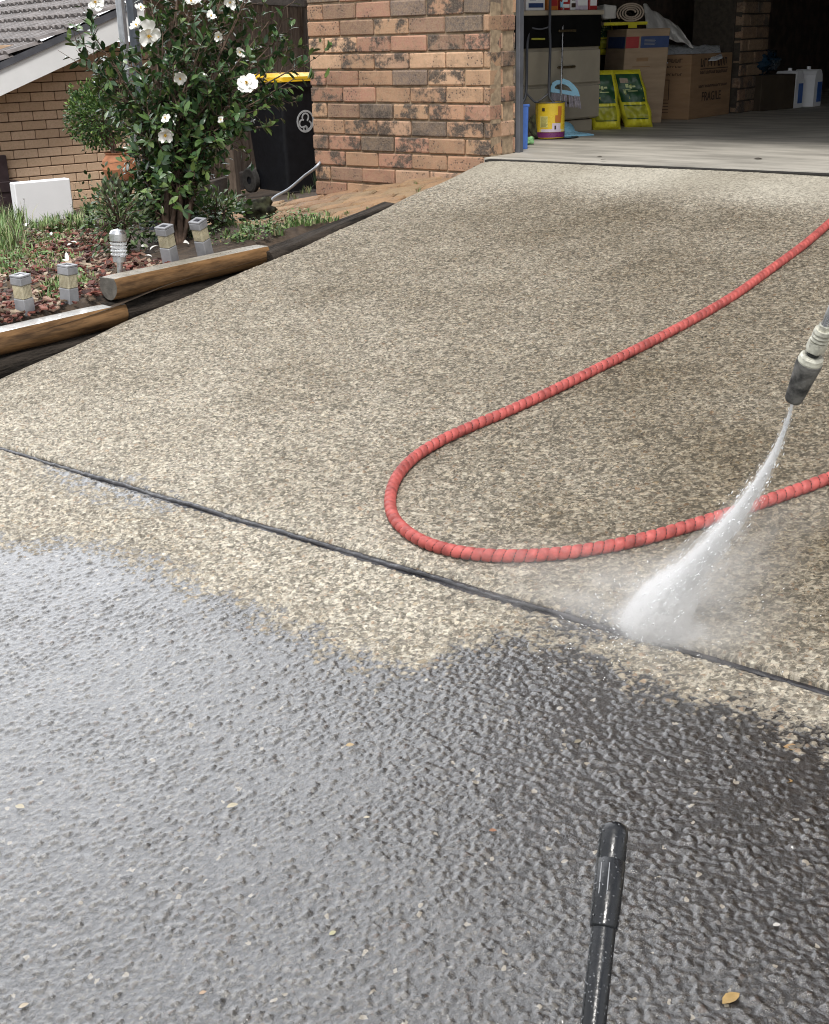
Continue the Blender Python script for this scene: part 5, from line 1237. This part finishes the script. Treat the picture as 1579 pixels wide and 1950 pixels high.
# --- potting mix bags
def bag(o, ang, W_, H_, T_, lean, leanx, label, flip=1, pane=True):
    ang = R(56); T = boxT(o, ang, lean, leanx); r_ = thing('potting_bag', o, label, 'bag', 'yellow and green bags of potting mix')
    m_ = MB(); nu, nv = 22, 28; front, back = [], []
    def P_(u, v, s_):
        ex = (1-abs(2*u-1)**3.2)**.5*(1-abs(2*v-1)**5)**.5; nz = mnoise.noise((u*4+o[0]*7, v*5, s_*3))*.026+mnoise.noise((u*9, v*11+o[1], s_*3))*.012
        pinch = 1-.10*abs(2*v-1)**6; wv = .004*math.sin(v*17+u*3)*(abs(2*u-1)**4)
        return T(((u-.5)*W_*pinch+wv, s_*(T_/2*ex+nz*ex)+T_/2, v*H_))
    for s_ in (1, -1):
        vs = [P_(i/nu, j/nv, s_) for j in range(nv+1) for i in range(nu+1)]
        fs = [(j*(nu+1)+i, j*(nu+1)+i+1, (j+1)*(nu+1)+i+1, (j+1)*(nu+1)+i) for j in range(nv) for i in range(nu)]
        m_.add(vs, fs if s_ > 0 else [f[::-1] for f in fs], smooth=True)
    body = m_.build('sack', M['yellow'], r_)
    def panel(name, u0, u1, v0, v1, mat, e=.003):
        m2 = MB(); n1 = 10; n2 = 12; vs = []
        for j in range(n2+1):
            for i in range(n1+1):
                u = u0+(u1-u0)*i/n1; v = v0+(v1-v0)*j/n2; p = np.array(P_(u, v, 1)); q = np.array(P_(u, v, -1)); vs.append(p+unit(p-q)*e)
        m2.add(vs, [(j*(n1+1)+i, j*(n1+1)+i+1, (j+1)*(n1+1)+i+1, (j+1)*(n1+1)+i) for j in range(n2) for i in range(n1)], smooth=True); m2.build(name, mat, body)
    panel('green_panel', .12, .90, .45, .93, M['green']); panel('olive_panel', .16, .88, .15, .39, M['olive']); panel('dark_stripe', .16, .86, .385, .40, M['green'], .005); panel('dark_stripe', .18, .86, .15, .165, M['green'], .005)
    panel('picture', .22, .48, .78, .86, M['roll'], .006)
    for (a0, a1, b0, b1) in ((.36, .46, .70, .76), (.48, .56, .68, .74), (.58, .68, .70, .73), (.26, .34, .60, .65), (.24, .5, .655, .665), (.40, .72, .63, .645)): panel('lettering', a0, a1, b0, b1, M['lime'], .006)
    return r_
g = onz(1180, 246, 0); sB = depth(g)/F0; bag(g+np.array([-.10, .0, 0]), R(40), 58*sB, 104*sB/.95, .12, R(12), R(-9), 'yellow and green potting mix bag leaning beside the cabinet, left of two')
g = onz(1233, 241, 0); sB = depth(g)/F0; bag(g+np.array([-.07, .0, 0]), R(38), 58*sB, 103*sB/.95, .12, R(12), R(-15), 'yellow and green potting mix bag slumped before the striped box, right of two')
g = onz(1160, 236, 0); gz_ = atd(1156, 104, depth(g)+.25); bag(gz_, R(35), .12, .26, .08, 0, R(-10), 'partly hidden green and yellow bag squeezed between cabinet and striped box')
# --- striped carton
def carton(o, ang, W_, Dp, H_, mat, label, name='cardboard_box', lean=0, leanx=0):
    T = boxT(o, ang, lean, leanx); r_ = thing(name, o, label, 'box'); m_ = MB(); m_.cbox((0, -Dp, 0), (W_, 0, H_), .004, T=T); m_.build('body', mat, r_)
    return r_, T
o_ = onz(1186, 240, 0)+np.array([-.10, .12, 0]); sB = depth(o_)/F0
H_ = 158*sB/.93
r_, T = carton(o_+np.array([0, 0, .0]), R(38), 88*sB, .34, H_, M['card2'], 'tall tan cardboard box with a red and navy stripe, leaning', lean=R(3), leanx=R(5))
W_ = 88*sB
m_ = MB(); m_.cbox((.0, .001, H_*.80), (W_*.30, .0025, H_*.92), .0005, T=T); m_.build('red_stripe', M['red'], r_)
m_ = MB(); m_.cbox((W_*.34, .001, H_*.80), (W_*.99, .0025, H_*.92), .0005, T=T); m_.cbox((-.0025, -.30, H_*.80), (-.001, -.01, H_*.92), .0005, T=T); m_.build('navy_stripe', M['blue'], r_)
m_ = MB()
for k in range(5): m_.cbox((W_*.42, .003, H_*(.83+.014*k)), (W_*(.66+.02*(k % 2)), .004, H_*(.835+.014*k)), .0002, T=T)
m_.build('lettering', M['lightgrey'], r_)
m_ = MB(); m_.cbox((W_*.28, .001, H_*.66), (W_*.55, .002, H_*.70), .0002, T=T); m_.cbox((W_*.2, .001, H_*.60), (W_*.6, .002, H_*.61), .0002, T=T); m_.build('faint_print', M['card'], r_)
# --- FRAGILE box
c0 = onz(1311, 228, 0); sB = depth(c0)/F0; Hf = 113*sB/math.cos(PIT)*.96; Lf = float(onz(1400, 217, 0)[1]-c0[1]); Wf = .42
fr = thing('fragile_box', c0, 'brown cardboard moving box printed FRAGILE against the brick pier', 'box')
m_ = MB(); m_.cbox((c0[0]-Wf, c0[1], 0), (c0[0], c0[1]+Lf, Hf), .004); m_.build('body', M['card'], fr)
def text(s__, size, T, mat, parent, name='lettering', ext=.0004, bold=.0):
    cu = bpy.data.curves.new(name, 'FONT'); cu.body = s__; cu.size = size; cu.extrude = ext; cu.offset = bold; cu.align_x = 'CENTER'
    ob = bpy.data.objects.new(name, cu); COL.objects.link(ob); bpy.context.view_layer.update()
    dg = bpy.context.evaluated_depsgraph_get(); me = bpy.data.meshes.new_from_object(ob.evaluated_get(dg)); bpy.data.objects.remove(ob)
    for v in me.vertices: v.co = V(T((v.co.x, v.co.z, v.co.y)))
    me.materials.clear(); me.materials.append(mat); o2 = bpy.data.objects.new(name, me); COL.objects.link(o2); o2.parent = parent; o2.matrix_parent_inverse = parent.matrix_world.inverted(); return o2
# right face: faces +X, text runs along +Y
TX = lambda y0, z0: (lambda p: (c0[0]+.0012+p[1], c0[1]+y0+p[0], z0+p[2]))
TF = lambda x0, z0: (lambda p: (c0[0]-Wf+x0+p[0], c0[1]-.0012-p[1], z0+p[2]))
text('FRAGILE', .085, TX(Lf*.52, Hf*.27), M['ink'], fr, bold=.001)
m_ = MB()
def bars(T, x0, x1, z0, h_, n, m_):
    x = x0; w_ = (x1-x0)/n
    for k in range(n):
        a_ = x+k*w_; q = random.random()
        m_.cbox((a_, 0, z0), (a_+w_*.25, .001, z0+h_), .0001, T=T)
        m_.cbox((a_+w_*.25, 0, z0+(h_*.8 if q < .5 else 0)), (a_+w_*.75, .001, z0+(h_ if q < .5 else h_*.2)), .0001, T=T)
        if q > .3: m_.cbox((a_+w_*.55, 0, z0+h_*.2), (a_+w_*.78, .001, z0+h_*.8), .0001, T=T)
I_ = TX(0, 0); bars(I_, Lf*.22, Lf*.88, Hf*.80, Hf*.13, 8, m_); bars(I_, Lf*.22, Lf*.9, Hf*.69, Hf*.05, 16, m_); m_.cbox((Lf*.22, 0, Hf*.76), (Lf*.9, .001, Hf*.775), .0001, T=I_); bars(I_, Lf*.2, Lf*.9, Hf*.48, Hf*.04, 18, m_)
m_.build('side_print', M['ink'], fr)
I2 = TF(0, 0); 
for (zz, hh, nn_) in ((.88, .06, 6), (.80, .03, 9), (.68, .035, 9)):
    m_ = MB(); bars(I2, Wf*.42, Wf*.86, Hf*zz, Hf*hh, nn_, m_); m_.build('lettering', M['ink'], fr)
m_ = MB()
for (x0, z0, x1, z1) in ((.42, .30, .62, .62), (.40, .36, .52, .48)):
    for (a0, b0, a1, b1) in ((x0, z0, x1, z0+.01), (x0, z1-.01, x1, z1), (x1-.012, z0, x1, z1)): m_.cbox((Wf*a0, 0, Hf*b0), (Wf*a1, .001, Hf*b1), .0001, T=I2)
m_.build('fold_diagram', M['ink'], fr)
m_ = MB()
for k in range(4): m_.cbox((Wf*.42, 0, Hf*(.10+.05*k)), (Wf*.62, .001, Hf*(.11+.05*k)), .0001, T=I2)
m_.build('ruled_lines', M['ink'], fr)
# --- crumpled sheets
def cloth(name, label, c_px, D_, amp, mat, seed=0, nu=44, nv=26, thick=.006):
    """crumpled sheet hung over things; c_px = 4 corners tl,tr,br,bl with depth offsets"""
    m_ = MB(); P4 = [atd(u, v, D_+d) for (u, v, d) in c_px]; vs = []
    for j in range(nv+1):
        for i in range(nu+1):
            a_, b_ = i/nu, j/nv; p = (P4[0]*(1-a_)+P4[1]*a_)*(1-b_)+(P4[3]*(1-a_)+P4[2]*a_)*b_
            n_ = mnoise.noise((a_*5+seed, b_*2.2, seed))*1.0+mnoise.noise((a_*12+seed, b_*5, 3))*.5+mnoise.noise((a_*25, b_*11, seed))*.2
            e = math.sin(math.pi*min(1, max(0, b_)))
            vs.append(p+unit(CAM-p)*(amp*n_+amp*.6*e)+up_*amp*.5*mnoise.noise((a_*6+seed, b_*1.5, 9)))
    k = nu+1; m_.add(vs, [(j*k+i, j*k+i+1, (j+1)*k+i+1, (j+1)*k+i) for j in range(nv) for i in range(nu)], smooth=True)
    o = m_.build(name, M[mat]); s = o.modifiers.new('thickness', 'SOLIDIFY'); s.thickness = thick; return tag(o, label, 'sheet')
Ds = depth(c0)
cloth('drop_sheet', 'pale grey cloth draped over the shelf end beside the rolled underlay', [(1225, 8, .1), (1290, 50, .35), (1322, 90, .3), (1232, 62, -.05)], Ds-.14, .035, 'sheet', 1)
cloth('silver_sheet', 'crumpled silvery plastic sheet lying on the FRAGILE box', [(1268, 86, .25), (1370, 88, .45), (1376, 112, .1), (1262, 124, -.02)], Ds-.03, .035, 'silver', 5)
# --- rolled underlay: spiral
rc = atd(1202, 24, Ds-.35); aR = unit(CAM-rc); aR = unit(np.array([aR[0], aR[1], 0])+np.array([.1, -.1, 0])); sx_ = unit(np.cross(up_, aR)); m_ = MB(); vs0 = []
for i in range(150):
    t_ = i/149; th = t_*2*math.pi*3.6; r_ = .030+.055*t_; vs0.append((math.cos(th)*r_*1.15, math.sin(th)*r_*.78))
sR = 1.0
for k in (0, 1):
    pass
for i in range(149):
    (a0, b0), (a1, b1) = vs0[i], vs0[i+1]; w0 = .010
    for (sgn) in (0,):
        p = [rc+sx_*a0+up_*b0, rc+sx_*a1+up_*b1, rc+sx_*a1*(1-w0/math.hypot(a1, b1))+up_*b1*(1-w0/math.hypot(a1, b1)), rc+sx_*a0*(1-w0/math.hypot(a0, b0))+up_*b0*(1-w0/math.hypot(a0, b0))]
        m_.prism(p, -aR*.6)
tag(m_.build('rolled_underlay', M['roll']), 'beige carpet underlay rolled into a spiral on the yellow-edged shelf', 'carpet roll')
# --- shelf carrying the roll
sh = thing('garage_shelf', atd(1190, 45, Ds-.1), 'low shelf with a yellow edge carrying the rolled underlay', 'shelf')
a_ = atd(1150, 44, Ds-.36); T = boxT(a_, R(34)); Ws = 92*(Ds-.3)/F0
m_ = MB(); m_.cbox((-.0, -.45, -.012), (Ws, -.004, .006), .002, T=T); m_.build('board', M['roll'], sh)
m_ = MB(); m_.cbox((-.0, -.003, -.016), (Ws, .004, .004), .002, T=T); m_.cbox((Ws*.55, .0045, -.035), (Ws*.75, .008, -.004), .001, T=T); m_.build('edge_strip', M['yellow'], sh)
for q in (.03, Ws-.03):
    m_ = MB(); m_.cbox((q-.012, -.42, -float(a_[2])), (q+.012, -.40, -.013), .002, T=T); m_.build('leg', M['tube'], sh)
# paper pack left of the roll
m_ = MB(); a2 = atd(1153, 40, Ds-.33); T2 = boxT(a2+np.array([0, 0, .004]), R(34)); m_.cbox((.0, -.2, .004), (.10, -.02, .10), .012, T=T2, jit=.003)
tag(m_.build('paper_sack', M['sheet']), 'crumpled pale paper sack beside the rolled underlay', 'sack')
# --- box behind the pier with blue packs on it, jugs
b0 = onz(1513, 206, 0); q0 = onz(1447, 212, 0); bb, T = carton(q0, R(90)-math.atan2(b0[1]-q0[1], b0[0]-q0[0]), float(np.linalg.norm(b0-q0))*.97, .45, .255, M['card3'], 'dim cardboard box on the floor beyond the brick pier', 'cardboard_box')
m_ = MB(); q0 = (b0+q0)/2+np.array([-.2, 0, .255+.09])
o = rock(q0, .17, 'blue plastic-wrapped pack sitting on the dim box beyond the pier', (.9, 1.7, .52), 'bluebag', 'wrapped_pack'); o['category'] = 'pack'
def jug(g, label):
    r_ = thing('plastic_jug', g, label, 'jug', 'white jugs with blue labels at the back'); sJ = depth(g)/F0; h_ = 62*sJ/.93; w_ = 22*sJ; dpt = 34*sJ; ang = R(4); T = boxT(g, ang)
    m_ = MB(); prof = [(0, 0), (0, h_*.72), (.06, h_*.86), (.2, h_*.96), (.34, h_*1.0), (.66, h_*1.0), (.8, h_*.96), (.94, h_*.86), (1, h_*.72), (1, 0)]
    m_.prism([T((p_*dpt*.95, -w_*2.0, z_)) for p_, z_ in prof], np.array(T((0, 0, 0)))-np.array(T((0, -w_*2.0, 0)))); m_.build('bottle', M['whiteplastic'], r_)
    m_ = MB(); m_.cbox((dpt*.35, .001, h_*.12), (dpt*.9, .003, h_*.66), .0006, T=T); m_.build('blue_label', M['bluepl'], r_)
    m_ = MB(); m_.lathe([(0, 0), (.016, 0), (.016, .02), (0, .021)], T((dpt*.48, -w_, h_+.001)), (0, 0, 1), 20); m_.build('cap', M['whiteplastic'], r_)
jug(onz(1512, 206, 0), 'white jug with a blue label on the garage floor, left of the pair'); jug(onz(1548, 203, 0), 'white jug with a blue label in the gloom, right of the pair')
